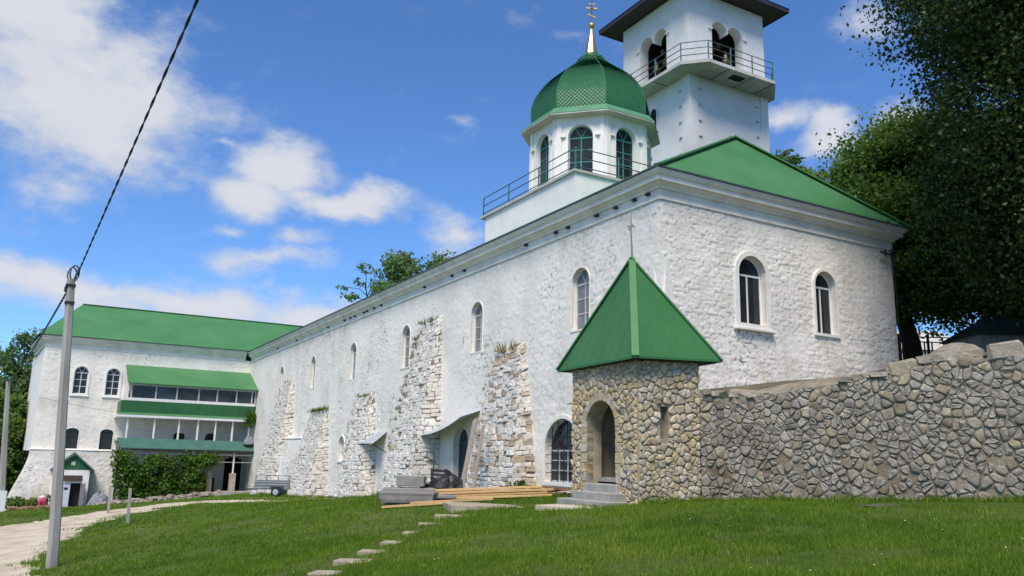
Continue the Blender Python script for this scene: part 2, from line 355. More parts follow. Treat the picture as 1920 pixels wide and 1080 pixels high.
PATHM = simple('pale_gravel', (.54, .475, .365), (.33, .275, .18), .9, .95, bump=.9, bscale=14, lo=.42, hi=.72)
PAVE = simple('worn_concrete_paving', (.42, .38, .32), (.32, .28, .23), 1.0, .95, bump=.4, bscale=6)
TERR = simple('terrace_earth', (.14, .12, .085), (.08, .075, .045), 1.5, .95, bump=.8, bscale=6)

# ------------------------------------------------------------------ terrain
FX, FY, LY = 14.736, 17.5, 70.37
CP = np.array([(0,0,0),(0.64,22.6,-1.14),(3.3,34.9,-1.12),(3.28,44.1,-1.33),(-1.28,52.4,-1.78),(2.7,69,-2.75),(-.8,69,-2.95),(8,67,-2.1),(14,64,-1.35),
 (13.0,57,-1.08),(13.0,49,-.86),(13.3,40,-.48),(13.0,33,-.02),(13.5,25.5,.40),(14.5,21,.6),(11.5,14.5,.70),(11.5,17.4,.58),(8.8,17.5,.30),(6.4,15,.17),(4.9,13,.07),(3.3,10.7,.02),
 (13.4,14.4,.76),(14.2,12.5,.90),(15.2,10.6,1.0),(16,8.7,1.1),(18.5,3,1.35),(9,22.4,.27),(11.5,49,-.88),(-6,20,-1.75),(-9,40,-2.3),(-10,70,-3.2),(6,-12,.3),(-8,0,-.8),(10,4,.62),(20,-8,1.4),(14,75,-1.3),(2,16,-.66),(8,30,-.22),(8,56,-1.4)])
def _tps_k(r2): return np.where(r2 > 1e-9, .5*r2*np.log(r2+1e-12), 0)
_n = len(CP); _K = _tps_k(((CP[:, None, :2]-CP[None, :, :2])**2).sum(-1)) + np.eye(_n)*1.5
_P = np.c_[np.ones(_n), CP[:, :2]]
_W = np.linalg.solve(np.block([[_K, _P], [_P.T, np.zeros((3, 3))]]), np.r_[CP[:, 2], 0, 0, 0])
def ground_z(x, y):
    x = np.atleast_1d(np.asarray(x, float)); y = np.atleast_1d(np.asarray(y, float))
    xc, yc = np.clip(x, -14, 22), np.clip(y, -14, 78)
    out = np.zeros(x.shape)
    fl = np.c_[xc.ravel(), yc.ravel()]
    res = np.zeros(len(fl))
    for i in range(0, len(fl), 20000):
        q = fl[i:i+20000]
        k = _tps_k(((q[:, None, :]-CP[None, :, :2])**2).sum(-1))
        res[i:i+20000] = k@_W[:_n] + _W[_n] + q@_W[_n+1:]
    res = res.reshape(x.shape)
    return res + .05*(fbm(x*.45, y*.45, 3)-.5) + .03*(fbm(x*1.7, y*1.7, 9)-.5)
def gz(x, y): return float(ground_z(x, y)[0])
def path_sd(x, y):
    """signed distance to the gravel track (negative inside)"""
    pts = [(-5, 12, 5.3), (-4.2, 22, 4.7), (-3.2, 30, 4.3), (-1.2, 36, 3.1), (1.6, 41, 1.8), (4.8, 45.8, 1.3), (8, 48, 1.3), (10.3, 46, .8), (11.2, 43, .25)]
    d = np.full(x.shape, 99.)
    for (x0, y0, r0), (x1, y1, r1) in zip(pts[:-1], pts[1:]):
        dx, dy = x1-x0, y1-y0; t = np.clip(((x-x0)*dx+(y-y0)*dy)/(dx*dx+dy*dy), 0, 1)
        d = np.minimum(d, np.hypot(x-x0-t*dx, y-y0-t*dy) - (r0+(r1-r0)*t))
    d = np.minimum(d, np.hypot(x+4.5, (y-62)*.35) - 4.2)
    return d + 1.6*(fbm(x*.8, y*.45, 21)-.5) + .8*(fbm(x*3.2, y*2.0, 5)-.5)
def geo(a, b, n, g): return list(a + (b-a)*((np.arange(1, n+1)/n)**g))
gx = sorted(set(geo(-13, -600, 22, 2.4) + list(np.arange(-13, 18.01, .2)) + geo(18, 600, 22, 2.4)))
gy = sorted(set(geo(2, -600, 20, 2.4) + list(np.arange(2, 72.01, .25)) + geo(72, 900, 22, 2.4)))
GX, GY = np.meshgrid(gx, gy, indexing='ij')
GZ = ground_z(GX, GY)
nx, ny = GX.shape
idx = np.arange(nx*ny).reshape(nx, ny)
Q = np.stack([idx[:-1, :-1], idx[1:, :-1], idx[1:, 1:], idx[:-1, 1:]], -1).reshape(-1, 4)
V = np.stack([GX, GY, GZ], -1).reshape(-1, 3)
cx = V[Q][:, :, 0].mean(1); cy = V[Q][:, :, 1].mean(1)
onp = (path_sd(cx, cy) < 0) & (cy > 8) & (cy < 71) & (cx > -12.8)
def compact(V, Q):
    u, inv = np.unique(Q, return_inverse=True); return V[u], inv.reshape(Q.shape)
a, b = compact(V, Q[~onp]); struct('ground', mesh_np('ground', a, b, smooth=True), LAWN)
a, b = compact(V, Q[onp]); struct('gravel_track', mesh_np('gravel_track', a, b, smooth=True), PATHM)
# paved strip along the left wing
def drape(poly_x, poly_y, nxs, nys, dz):
    P = []; 
    for i in range(nxs+1):
        for j in range(nys+1):
            x = poly_x[0]+(poly_x[1]-poly_x[0])*i/nxs; y = poly_y[0]+(poly_y[1]-poly_y[0])*j/nys; P.append((x, y, 0))
    P = np.array(P, float); P[:, 2] = ground_z(P[:, 0], P[:, 1])+dz
    ii = np.arange((nxs+1)*(nys+1)).reshape(nxs+1, nys+1)
    return mesh_np('sheet', P, np.stack([ii[:-1, :-1], ii[1:, :-1], ii[1:, 1:], ii[:-1, 1:]], -1).reshape(-1, 4), smooth=True)
struct('pavement', drape((-8, 4.6), (64.5, 68.4), 50, 16, .03), PAVE)

# grass blades: uncountable, one object
def grass():
    Vs, Rn = [], []
    def band(d0, d1, dens, wd, ht):
        A = .5*(d1*d1-d0*d0)*1.62; n = int(A*dens)
        d = np.sqrt(rng.uniform(d0*d0, d1*d1, n)); t = rng.uniform(-.8, .82, n)
        x = d*(math.sin(yaw)+t*math.cos(yaw)); y = d*(math.cos(yaw)-t*math.sin(yaw))
        ok = (path_sd(x, y) > -.12*rng.random(n)**2*4) & (x < 14.2-0*y)
        # keep off masonry, slabs and the building footprint
        wl_ = (x-13.35)*(-5.7) - (y-14.45)*2.65
        ok &= ~((y < 14.6) & ((x-13.35)*5.7+(y-14.45)*2.65 > -.02*6.3))
        ok &= ~((x > 11.55) & (y > 14.5) & (y < 17.55)) & ~((x > 9.75) & (x < 11.6) & (y > 15.0) & (y < 20.2) & (np.abs((x-9.9)*2.2+(y-19.7)) < 1.3))
        ok &= ~((x > 13.3) & (y > 22)) & ~((y > 66.4)) 
        bare = fbm(x*.9, y*.9, 91)*.65+fbm(x*3.3, y*3.3, 95)*.35; ok &= rng.random(n) > .85*sstep(.48, .6, bare)
        x, y = x[ok], y[ok]; n = len(x)
        z = ground_z(x, y)
        cl = fbm(x*.8, y*.8, 31); c2 = fbm(x*2.6, y*2.6, 77)
        h = ht*(.45+.75*cl+.35*c2)*rng.uniform(.6, 1.35, n)
        an = rng.uniform(0, 2*PI, n); ln = rng.uniform(.1, .75, n)*h; la = rng.uniform(0, 2*PI, n)
        ww = wd*rng.uniform(.6, 1.4, n)
        b0 = np.stack([x-np.cos(an)*ww/2, y-np.sin(an)*ww/2, z-.015], -1); b1 = np.stack([x+np.cos(an)*ww/2, y+np.sin(an)*ww/2, z-.015], -1)
        tp = np.stack([x+np.cos(la)*ln, y+np.sin(la)*ln, z+h], -1)
        Vs.append(np.stack([b0, b1, tp], 1).reshape(-1, 3))
        r = np.clip(.08+.85*(fbm(x*.3, y*.3, 13)-.1)*.9+.5*(c2-.5)+.35*(fbm(x*1.1, y*1.1, 63)-.5)+rng.normal(0, .16, n), 0, 1)
        Rn.append(np.repeat(r, 3))
    band(6.5, 12, 2000, .012, .062); band(12, 18, 1100, .016, .062); band(18, 28, 380, .024, .07); band(28, 45, 110, .04, .075); band(45, 66, 35, .065, .08)
    # longer fringe left uncut along the foot of the masonry
    for (ax, ay, bx, by, n) in ((13.2, 14.5, 18.0, 4.1, 5200), (11.5, 14.55, 13.25, 14.35, 1100), (13.2, 23.2, 13.0, 57, 6500)):
        f = rng.random(n); off = np.abs(rng.normal(0, .16, n)); L = math.hypot(bx-ax, by-ay); nx_, ny_ = (by-ay)/L, -(bx-ax)/L
        x = ax+(bx-ax)*f+nx_*off; y = ay+(by-ay)*f+ny_*off
        if bx > ax and abs(by-ay) < 1: y = y-.05
        z = ground_z(x, y); h = rng.uniform(.06, .2, n)*(.4+1.1*fbm(x*1.5, y*1.5, 55)); an = rng.uniform(0, 2*PI, n); la = rng.uniform(0, 2*PI, n); ww = np.full(n, .02)
        b0 = np.stack([x-np.cos(an)*ww/2, y-np.sin(an)*ww/2, z-.02], -1); b1 = np.stack([x+np.cos(an)*ww/2, y+np.sin(an)*ww/2, z-.02], -1); tp = np.stack([x+np.cos(la)*h*.5, y+np.sin(la)*h*.5, z+h], -1)
        Vs.append(np.stack([b0, b1, tp], 1).reshape(-1, 3)); Rn.append(np.repeat(np.clip(rng.normal(.4, .25, n), 0, 1), 3))
    Vv = np.concatenate(Vs); r = np.concatenate(Rn)
    me = mesh_np('grass', Vv, np.arange(len(Vv)).reshape(-1, 3), {'rnd': r})
    o = link('grass', me, GRASSM); tag(o, 'short bright green lawn grass sloping down in front of the buildings', 'grass', kind='stuff')
grass()
def lawn_flowers():
    mb = MB(); q = random.Random(8)
    for k in range(130):
        d_ = 7.5+22*q.random()**1.3; t_ = q.uniform(-.62, .66); x = d_*(math.sin(yaw)+t_*math.cos(yaw)); y = d_*(math.cos(yaw)-t_*math.sin(yaw))
        if x > 12.8 or float(path_sd(np.array([x]), np.array([y]))[0]) < .3 or (y < 14.6 and (x-13.35)*5.7+(y-14.45)*2.65 > -1.5): continue
        z = gz(x, y)+q.uniform(.05, .1); s_ = q.uniform(.006, .014)
        mb.add([(x-s_, y, z-s_*.3), (x, y-s_, z+s_*.2), (x+s_, y, z-s_*.3), (x, y+s_, z+s_*.2), (x, y, z+s_*.7)], [(0, 1, 4), (1, 2, 4), (2, 3, 4), (3, 0, 4)])
    wthing('lawn_flowers', mb, simple('pale_clover', (.62, .62, .42), (.7, .6, .2), 1.5, .8), (6, 12, 0), 'tiny pale clover and dandelion heads dotted through the lawn', 'flowers', kind='stuff')

# ------------------------------------------------------------------ masonry relief and wall sheets
def worley(x, y, seed):
    ix, iy = np.floor(x), np.floor(y); f1 = np.full(x.shape, 9.); f2 = np.full(x.shape, 9.); idh = np.zeros(x.shape)
    for dx in (-1, 0, 1):
        for dy in (-1, 0, 1):
            cx, cy = ix+dx, iy+dy
            d = np.hypot(cx+.2+.6*_h(cx, cy, seed)+.5*(np.mod(cy, 2) > .5)-.25-x, cy+.40+.22*_h(cx, cy, seed+7)-y); h_ = _h(cx, cy, seed+13)
            n1 = d < f1; f2 = np.where(n1, f1, np.minimum(f2, d)); idh = np.where(n1, h_, idh); f1 = np.where(n1, d, f1)
    return f1, f2, idh
def relief(u, v, h=.24, wd=.42, amp=.03, seed=0, rough=.5, dirtk=.5):
    wx = u/wd + .7*(fbm(u*1.1, v*1.1, seed+5)-.5); wy = v/h + .8*(fbm(u*.7, v*.7, seed+1)-.5)
    f1, f2, hh = worley(wx, wy, seed)
    gr = sstep(.0, .13, (f2-f1)*(.5+1.0*fbm(u*3, v*3, seed+11)))
    smear = sstep(.38, .62, fbm(u*.55, v*.55, seed+33))              # where thick lime coats hide the stones
    d = amp*(.35+.65*smear)*(gr*(.4+.6*hh)) + amp*rough*(fbm(u*7, v*11, seed+8)-.5) + amp*.35*(fbm(u*.5, v*.5, seed+14)-.5)
    dm = sstep(.54, .72, fbm(u*.9, v*.9, seed+20)*.6+fbm(u*4.5, v*4.5, seed+23)*.4)
    dirt = (1-gr)*(.28+dm*1.0)*dirtk*(.25+.75*smear) + sstep(.70, .8, fbm(u*3.1, v*4.2, seed+29))*.8*dirtk*dm
    return d, np.clip(dirt, 0, 1)
def arch_in(u, v, hole, grow=0.0):
    c, wdt, z0, z1, rise = hole
    hw = wdt/2+grow; rise = rise+grow; zs = z1+grow-rise
    du = np.abs(u-c)
    inside = (du < hw) & (v > z0-grow) & (v < zs)
    return inside | ((v >= zs) & ((du/hw)**2 + ((v-zs)/rise)**2 < 1))
def wall_sheet(name, parent, m, u0, u1, v0, v1, step, to_world, holes=(), seed=0, batter=None, stain=None, **rk):
    us = np.arange(u0, u1+step*.5, step); us[-1] = u1
    vs = np.arange(v0, v1+step*.5, step); vs[-1] = v1
    U_, V_ = np.meshgrid(us, vs, indexing='ij')
    d, dirt = relief(U_, V_, seed=seed, **rk)
    d = d*np.minimum(1, np.minimum(U_-u0, u1-U_)/.15+.05)
    if batter is not None: d = d+batter(U_, V_)
    st = stain(U_, V_) if stain else np.zeros_like(U_)
    W = to_world(U_, V_, d)
    ii = np.arange(U_.size).reshape(U_.shape)
    q = np.stack([ii[:-1, :-1], ii[1:, :-1], ii[1:, 1:], ii[:-1, 1:]], -1).reshape(-1, 4)
    uc = U_.ravel()[q].mean(1); vc = V_.ravel()[q].mean(1)
    keep = np.ones(len(q), bool)
    for h in holes: keep &= ~arch_in(uc, vc, h, .035)
    q = q[keep]
    org = np.array(ORG.get(parent.name)) if parent else 0
    me = mesh_np(name, W.reshape(-1, 3)-org, q, {'dirt': dirt.ravel(), 'stain': st.ravel()})
    bm = bmesh.new(); bm.from_mesh(me); bmesh.ops.delete(bm, geom=[v for v in bm.verts if not v.link_faces], context='VERTS'); bm.to_mesh(me); bm.free()
    o = bpy.data.objects.new(name, me); COL.objects.link(o); me.materials.append(m); o.parent = parent; ORG[o.name] = ORG[parent.name]
    return o
def arch_pts(wdt, z0, z1, rise, n=14, grow=0):
    hw = wdt/2+grow; z0 -= grow; z1 += grow; rise += grow; zs = z1-rise
    P = [(-hw, z0)] + [(-hw*math.cos(PI*k/n), zs+rise*math.sin(PI*k/n)) for k in range(n+1)] + [(hw, z0)]
    return P
def ring_mesh(inner, outer, y0, y1):
    """solid ring between two arch outlines, front at y0 (outside is -y), back at y1"""
    n = len(inner); V = []; Fc = []
    for (pts, y) in ((inner, y0), (outer, y0), (inner, y1), (outer, y1)): V += [(p[0], y, p[1]) for p in pts]
    for i in range(n):
        j = (i+1) % n
        Fc += [(i, j, n+j, n+i), (2*n+i, 3*n+i, 3*n+j, 2*n+j), (i, 2*n+i, 2*n+j, j), (n+i, n+j, 3*n+j, 3*n+i)]
    return V, Fc
WCACHE = {}
def window(parent, loc, rotz, wdt, h, rise, kind, surround_m, frame_m, glass_m, trim=.12, depth=.30, cols=2, rows=3, proud=.045, fan=False, sill=None, grille=False, name='window'):
    key = (wdt, h, rise, kind, trim, depth, cols, rows, proud, fan, grille)
    if key not in WCACHE:
        D = {}
        inner = arch_pts(wdt, 0, h, rise); outer = arch_pts(wdt, 0, h, rise, grow=trim)
        mb = MB(); mb.add(*ring_mesh(inner, outer, -proud, .05)); mb.add(*ring_mesh(inner, arch_pts(wdt, 0, h, rise, grow=.05), .04, depth+.12)); D['surround'] = mb.mesh('surround')
        ft = .05
        mb = MB(); mb.add(*ring_mesh(arch_pts(wdt, 0, h, rise, grow=-ft), arch_pts(wdt, 0, h, rise, grow=.005), depth, depth+.06))
        zs = h-rise; iw = wdt-2*ft; nr = rows
        mb.box((-iw/2-.01, depth-.004, zs-.035), (iw/2+.01, depth+.05, zs+.025))
        for c in range(1, cols): x = -iw/2+iw*c/cols; mb.box((x-.024, depth-.002, ft-.01), (x+.024, depth+.05, zs-.03))
        for r in range(1, nr): z = ft+(zs-ft)*r/nr; mb.box((-iw/2-.01, depth+.004, z-.017), (iw/2+.01, depth+.048, z+.017))
        if fan:
            for an in (60, 120):
                mb.bar((0, depth+.02, zs), (math.cos(math.radians(an))*iw/2, depth+.02, zs+math.sin(math.radians(an))*(rise-ft)), .035, .04, up=(0, 1, 0))
        D['frame'] = mb.mesh('frame')
        P = []
        for c in range(cols):
            for r in range(nr):
                x0 = -iw/2+iw*c/cols; x1 = -iw/2+iw*(c+1)/cols; za = ft+(zs-ft)*r/nr; zb = ft+(zs-ft)*(r+1)/nr
                P.append(MB().box((x0, depth+.022, za), (x1, depth+.034, zb)).mesh('pane'))
        ap = [(-iw/2*math.cos(PI*k/12), zs+(rise-ft)*math.sin(PI*k/12)) for k in range(13)]
        P.append(MB().prism([(p[0], depth+.022, p[1]) for p in ap], (0, .012, 0)).mesh('pane'))
        D['panes'] = P
        if grille:
            mb = MB()
            for k in range(1, 6):
                x = -wdt/2+wdt*k/6; zt = zs+rise*math.sqrt(max(0, 1-(2*x/wdt)**2)); mb.box((x-.011, .05, 0), (x+.011, .072, zt))
            for k in range(1, 6): z = h*k/7; hw_ = wdt/2; mb.box((-hw_, .051, z-.011), (hw_, .071, z+.011))
            for rr in (.35, .68):
                pts = [(math.cos(PI*k/14)*rr*wdt/2, .06, zs+math.sin(PI*k/14)*rr*rise) for k in range(15)]; mb.tube(pts, .012, 5)
            D['grille'] = mb.mesh('grille')
        if sill: D['sill'] = None
        for kx in ('surround', 'frame'): D[kx].materials.append(surround_m if kx == 'surround' else frame_m)
        for pmesh in P: pmesh.materials.append(glass_m)
        if grille: D['grille'].materials.append(IRONB)
        WCACHE[key] = D
    D = WCACHE[key]
    o = link(name, D['frame'], None, parent, loc, rotz)
    subp('surround', D['surround'], None, o)
    for pm in D['panes']: subp('pane', pm, None, o)
    if grille: subp('grille', D['grille'], None, o)
    if sill:
        mb = MB().box((-wdt/2-sill[0], -sill[1], -trim-.07), (wdt/2+sill[0], .03, -trim+.012)); subp('sill', mb.mesh('sill', bevel=.012), CORN, o)
    return o
def sweep(profile, path, closed=False):
    """profile [(out, z)], path [(x,y)] walked with the outside on the right; mitred"""
    V, Fc = [], []; n = len(path); k = len(profile)
    for i, p in enumerate(path):
        p = Vector(p)
        def nrm(a, b): d = (Vector(b)-Vector(a)).normalized(); return Vector((d.y, -d.x))
        ns = []
        if i > 0 or closed: ns.append(nrm(path[i-1], path[i]))
        if i < n-1 or closed: ns.append(nrm(path[i], path[(i+1) % n]))
        m = sum(ns, Vector((0, 0)))/len(ns); m = m/m.length_squared
        for (o_, z) in profile: q = p+m*o_; V.append((q.x, q.y, z))
    for i in range(n if closed else n-1):
        for j in range(k-1):
            a = i*k+j; b = ((i+1) % n)*k+j; Fc.append((a, b, b+1, a+1))
    return V, Fc
def rel(mb, parent):
    o = ORG[parent.name]; mb.v = [(v[0]-o.x, v[1]-o.y, v[2]-o.z) for v in mb.v]; return mb
def wpart(name, mb, m, parent, bevel=0, smooth=False):
    """a part whose vertices are given in world coordinates; the object origin sits at the parent's origin"""
    rel(mb, parent); o = bpy.data.objects.new(name, mb.mesh(name, bevel, smooth)); COL.objects.link(o); o.parent = parent
    o.data.materials.append(m); ORG[o.name] = ORG[parent.name]; return o
def wthing(name, mb, m, loc, label, cat, group=None, bevel=0, smooth=False, kind=None):
    L = Vector(loc); mb.v = [(v[0]-L.x, v[1]-L.y, v[2]-L.z) for v in mb.v]
    o = link(name, mb.mesh(name, bevel, smooth), m, None, loc); return tag(o, label, cat, group, kind)

# stone pieces ------------------------------------------------------
def block_variants(n, seed, jit=.09):
    out = []; r = random.Random(seed)
    for k in range(n):
        bm = bmesh.new(); bmesh.ops.create_cube(bm, size=1)
        bmesh.ops.bevel(bm, geom=list(bm.edges), offset=.13, segments=1, affect='EDGES')
        for v in bm.verts: v.co += Vector((r.uniform(-jit, jit), r.uniform(-jit, jit), r.uniform(-jit, jit)))
        bmesh.ops.recalc_face_normals(bm, faces=bm.faces)
        me = bpy.data.meshes.new('stone'); bm.to_mesh(me); bm.free(); out.append(me)
    return out
def clip_poly(P, a, b, c):
    """keep a*x+b*y<=c"""
    out = []
    for i in range(len(P)):
        p, q = P[i], P[(i+1) % len(P)]; dp = a*p[0]+b*p[1]-c; dq = a*q[0]+b*q[1]-c
        if dp <= 0: out.append(p)
        if dp*dq < 0: t = dp/(dp-dq); out.append((p[0]+(q[0]-p[0])*t, p[1]+(q[1]-p[1])*t))
    return out
def voronoi(u0, u1, v0, v1, du, dv, r, jit=.42, asp=1.0, drop=0.0):
    """irregular stones: jittered brick-offset sites, cells clipped to the box"""
    S = []; j = 0; v = v0+dv/2
    while v < v1+dv*.5:
        u = u0+du*(.5 if j % 2 else 0)
        while u < u1+du*.5:
            if r.random() > drop: S.append((u+r.uniform(-jit, jit)*du, (v+r.uniform(-jit, jit)*dv)*asp))
            u += du*r.uniform(.75, 1.3)
        v += dv*r.uniform(.85, 1.2); j += 1
    S = np.array(S); cells = []
    for i, s in enumerate(S):
        P = [(u0, v0*asp), (u1, v0*asp), (u1, v1*asp), (u0, v1*asp)]
        d2 = ((S-s)**2).sum(1); near = np.argsort(d2)[1:18]
        for k in near:
            t = S[k]; n = t-s; c = (t@t-s@s)/2; P = clip_poly(P, n[0], n[1], c)
            if len(P) < 3: break
        if len(P) >= 3: cells.append([(p[0], p[1]/asp) for p in P])
    return cells
def area(P): return abs(sum(P[i][0]*P[(i+1) % len(P)][1]-P[(i+1) % len(P)][0]*P[i][1] for i in range(len(P))))/2
def stone_geo(P, r, gap=.012, proud=.05, back=-.05):
    """faceted stone over a cell; returns local (u, v, d) vertices about its centre, and faces"""
    c = (sum(p[0] for p in P)/len(P), sum(p[1] for p in P)/len(P))
    # merge tiny edges, cut corners
    Q = [p for i, p in enumerate(P) if math.dist(p, P[i-1]) > .025]
    if len(Q) < 3: Q = P
    if len(Q) <= 5:
        Q2 = []
        for i in range(len(Q)):
            p, q = Q[i], Q[(i+1) % len(Q)]
            Q2 += [(p[0]*.78+q[0]*.22, p[1]*.78+q[1]*.22), (p[0]*.22+q[0]*.78, p[1]*.22+q[1]*.78)]
        Q = Q2
    n = len(Q); V = []; k0 = [r.uniform(.95, 1.03) for _ in Q]
    for ri, (sc, d, jd) in enumerate(((1, back, 0), (.985, proud*.45, .01), (r.uniform(.86, .94), proud*.95, .014), (r.uniform(.42, .6), proud*1.02, .012))):
        tx, ty = r.uniform(-.12, .12)*(ri > 1), r.uniform(-.12, .12)*(ri > 1)
        for p, kk in zip(Q, k0):
            vx, vy = p[0]-c[0], p[1]-c[1]; L = math.hypot(vx, vy)+1e-6; k = max(.2, (L-gap)/L)*sc*(1 if ri == 0 else kk)
            V.append((vx*k, vy*k, d+r.uniform(-jd, jd)+vx*tx+vy*ty))
    Fc = []
    for a in (0, n, 2*n):
        for i in range(n): j = (i+1) % n; Fc.append((a+i, a+j, a+n+j, a+n+i))
    Fc.append(tuple(range(3*n, 4*n)))
    return c, V, Fc
def lay_stones(parent, cells, frame, m, r, max_single, name='stone', gap=.012, proud=.05):
    """frame(u,v) -> (origin, eu, ev, en); the largest become single parts, the rest one part"""
    cells = sorted(cells, key=area, reverse=True); po = ORG[parent.name]; rest = MB()
    for i, P in enumerate(cells):
        if area(P) < .004: continue
        c, V, Fc = stone_geo(P, r, gap, proud*r.uniform(.7, 1.35))
        o_, eu, ev, en = frame(c[0], c[1])
        W = [eu*v[0]+ev*v[1]+en*v[2] for v in V]
        if i < max_single:
            me = meshv(name, W, Fc); me.shade_smooth(); me.materials.append(m)
            ob = bpy.data.objects.new(name, me); COL.objects.link(ob); ob.parent = parent; ob.location = o_-po
        else:
            rest.add([q+o_-po for q in W], Fc)
    if rest.f:
        ob = bpy.data.objects.new('small_stones', meshv('small_stones', rest.v, rest.f)); COL.objects.link(ob); ob.parent = parent; ob.data.materials.append(m); ob['kind'] = 'stuff'
def tuft(mb, rnds, p, n, h, spread, r):
    for k in range(n):
        a = r.uniform(0, 2*PI); q = Vector(p)+Vector((r.gauss(0, spread*.5), r.gauss(0, spread*.5), 0)); w_ = h*.05+.006
        t = q+Vector((math.cos(a)*h*r.uniform(.1, .6), math.sin(a)*h*r.uniform(.1, .6), h*r.uniform(.5, 1.1)))
        s = Vector((-math.sin(a), math.cos(a), 0))*w_
        mb.add([q-s, q+s, t], [(0, 1, 2)])

# ------------------------------------------------------------------ long monastery building
MB0 = Vector((FX, FY, .4))
mon = thing('monastery_building', 'long whitewashed stone monastery building with green hipped end roof and sloping buttresses', 'building', MB0)
WY = [21.5, 28.86, 36.27, 43.95, 51.75, 59.65]
fac_holes = [(y, 1.0, 5.79, 7.82, .5) for y in WY] + [(22.46, 2.1, .93, 2.96, 1.02), (29.85, 1.35, .42, 2.84, .62), (44.95, .95, 1.3, 2.66, .47)]
f_fac = lambda u, v, d: np.stack([FX-d, u, v], -1)
wall_sheet('wall', mon, WHITE, FY, LY+.3, -1.6, 9.2, .05, f_fac, fac_holes, seed=3, amp=.021, h=.17, wd=.5, dirtk=.95, rough=.5,
           stain=lambda u, v: .6*sstep(2.6, -.3, v)+.4*sstep(.55, .72, fbm(u*.35, v*.12, 41))+.5*sstep(.6, .2, np.abs(v-9.05))*fbm(u*1.2, v*.3, 47))
right_holes = [(18.28, 1.15, 5.78, 7.90, .575), (21.56, 1.0, 5.80, 7.86, .5)]
f_right = lambda u, v, d: np.stack([u, FY-d, v], -1)
RX = 25.15
wall_sheet('wall', mon, WHITE_R, FX, RX, 1.5, 9.2, .032, f_right, right_holes, seed=9, amp=.027, h=.14, wd=.5, dirtk=1.0, rough=.7,
           stain=lambda u, v: .65*sstep(5.9, 4.0, v)+.3*sstep(.55, .72, fbm(u*.4, v*.3, 45))+.75*sstep(1.0, .3, np.hypot((u-21.5)*.9, (v-5.35)*2.2)))
mb = MB(); mb.add([(RX, FY, -1), (RX, LY+12, -1), (RX, LY+12, 9.2), (RX, FY, 9.2)], [(0, 1, 2, 3)]); wpart('wall', mb, PLASTER, mon)
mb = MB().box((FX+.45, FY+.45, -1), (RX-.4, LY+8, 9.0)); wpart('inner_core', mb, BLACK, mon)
# corner flare at the near corner
mb = MB(); zt = 7.9
P = [(FX+.05, FY+.35, zt), (FX+.25, FY+.02, zt), (FX-.52, FY+1.5, .3), (FX-.55, FY-.42, .3), (FX+.9, FY-.4, .3), (FX+.1, FY+.9, zt-1)]
mb.add(P, [(0, 1, 3), (0, 3, 2), (1, 4, 3), (0, 2, 5)]); wpart('corner_batter', mb, WHITE_B, mon)
prof = [(0, 9.10), (.055, 9.10), (.055, 9.15), (.035, 9.155), (.035, 9.40), (.10, 9.41), (.11, 9.47), (.19, 9.53), (.21, 9.575), (.30, 9.58), (.30, 9.72), (.335, 9.73), (.40, 9.80), (.415, 9.88), (-.1, 9.885)]
mb = MB(); mb.add(*sweep(prof, [(FX, LY), (FX, FY), (RX, FY), (RX, LY)])); wpart('cornice', mb, CORN, mon)
gut = [(.40, 9.886), (.47, 9.886), (.47, 9.93), (.38, 9.935)]
mb = MB(); mb.add(*sweep(gut, [(FX, LY), (FX, FY), (RX, FY), (RX, LY)])); wpart('gutter', mb, IRON, mon)
# roof: hipped near end, ridge running back
AX = 19.95
e0 = (FX-.44, FY-.44, 9.92); e1 = (RX+.44, FY-.44, 9.92); ap = (AX, 19.68, 12.92); ap2 = (AX, 24, 12.55); apf = (AX, LY+6, 12.5)
mb = MB(); mb.add([e0, e1, ap], [(0, 1, 2)]); wpart('roof_slope', mb, GREEN, mon)
mb = MB(); mb.add([e0, ap, ap2, apf, (FX-.5, LY+6, 9.92)], [(0, 4, 3, 2, 1)]); wpart('roof_slope', mb, GREEN, mon)
mb = MB(); mb.add([e1, ap, ap2, apf, (RX+.5, LY+6, 9.92)], [(0, 1, 2, 3, 4)]); wpart('roof_slope', mb, GREEN, mon)
up = Vector((0, 0, .035))
for a, b in ((e0, ap), (e1, ap), (ap, ap2)):
    mb = MB().bar(Vector(a)+up*.6, Vector(b)+up, .26, .05); wpart('ridge_cap', mb, GREEN_F, mon)
# windows
for i, y in enumerate(WY):
    window(mon, (FX-.015, y, 5.79), -PI/2, 1.0, 2.03, .5, 'fac', WHITE, FRAME_O, GLASSC if i < 4 else GLASSB, trim=.06, depth=.2, rows=3, proud=.012, fan=True)
window(mon, (FX-.02, 22.46, .93), -PI/2, 2.1, 2.03, 1.02, 'low', WHITE, FRAME_O, GLASS, trim=.12, depth=.22, cols=4, rows=3, proud=.03, grille=True, name='arched_window')
window(mon, (FX-.02, 29.85, .42), -PI/2, 1.35, 2.42, .62, 'door', WHITE, IRON, GLASSB, trim=.1, depth=.25, cols=3, rows=3, proud=.03, name='glazed_door')
window(mon, (FX-.02, 44.95, 1.3), -PI/2, .95, 1.36, .47, 'blind', WHITE, WHITE_B, GREYWALL, trim=.08, depth=.25, cols=1, rows=1, proud=.03, name='blocked_window')
window(mon, (18.28, FY-.045, 5.78), 0, 1.15, 2.12, .575, 'R1', TRIM_R, FRAME, GLASS, trim=.15, depth=.22, rows=1, proud=.04, sill=(.24, .13))
window(mon, (21.56, FY-.045, 5.80), 0, 1.0, 2.06, .5, 'R2', TRIM_R, FRAME, GLASS, trim=.09, depth=.22, rows=1, proud=.035)
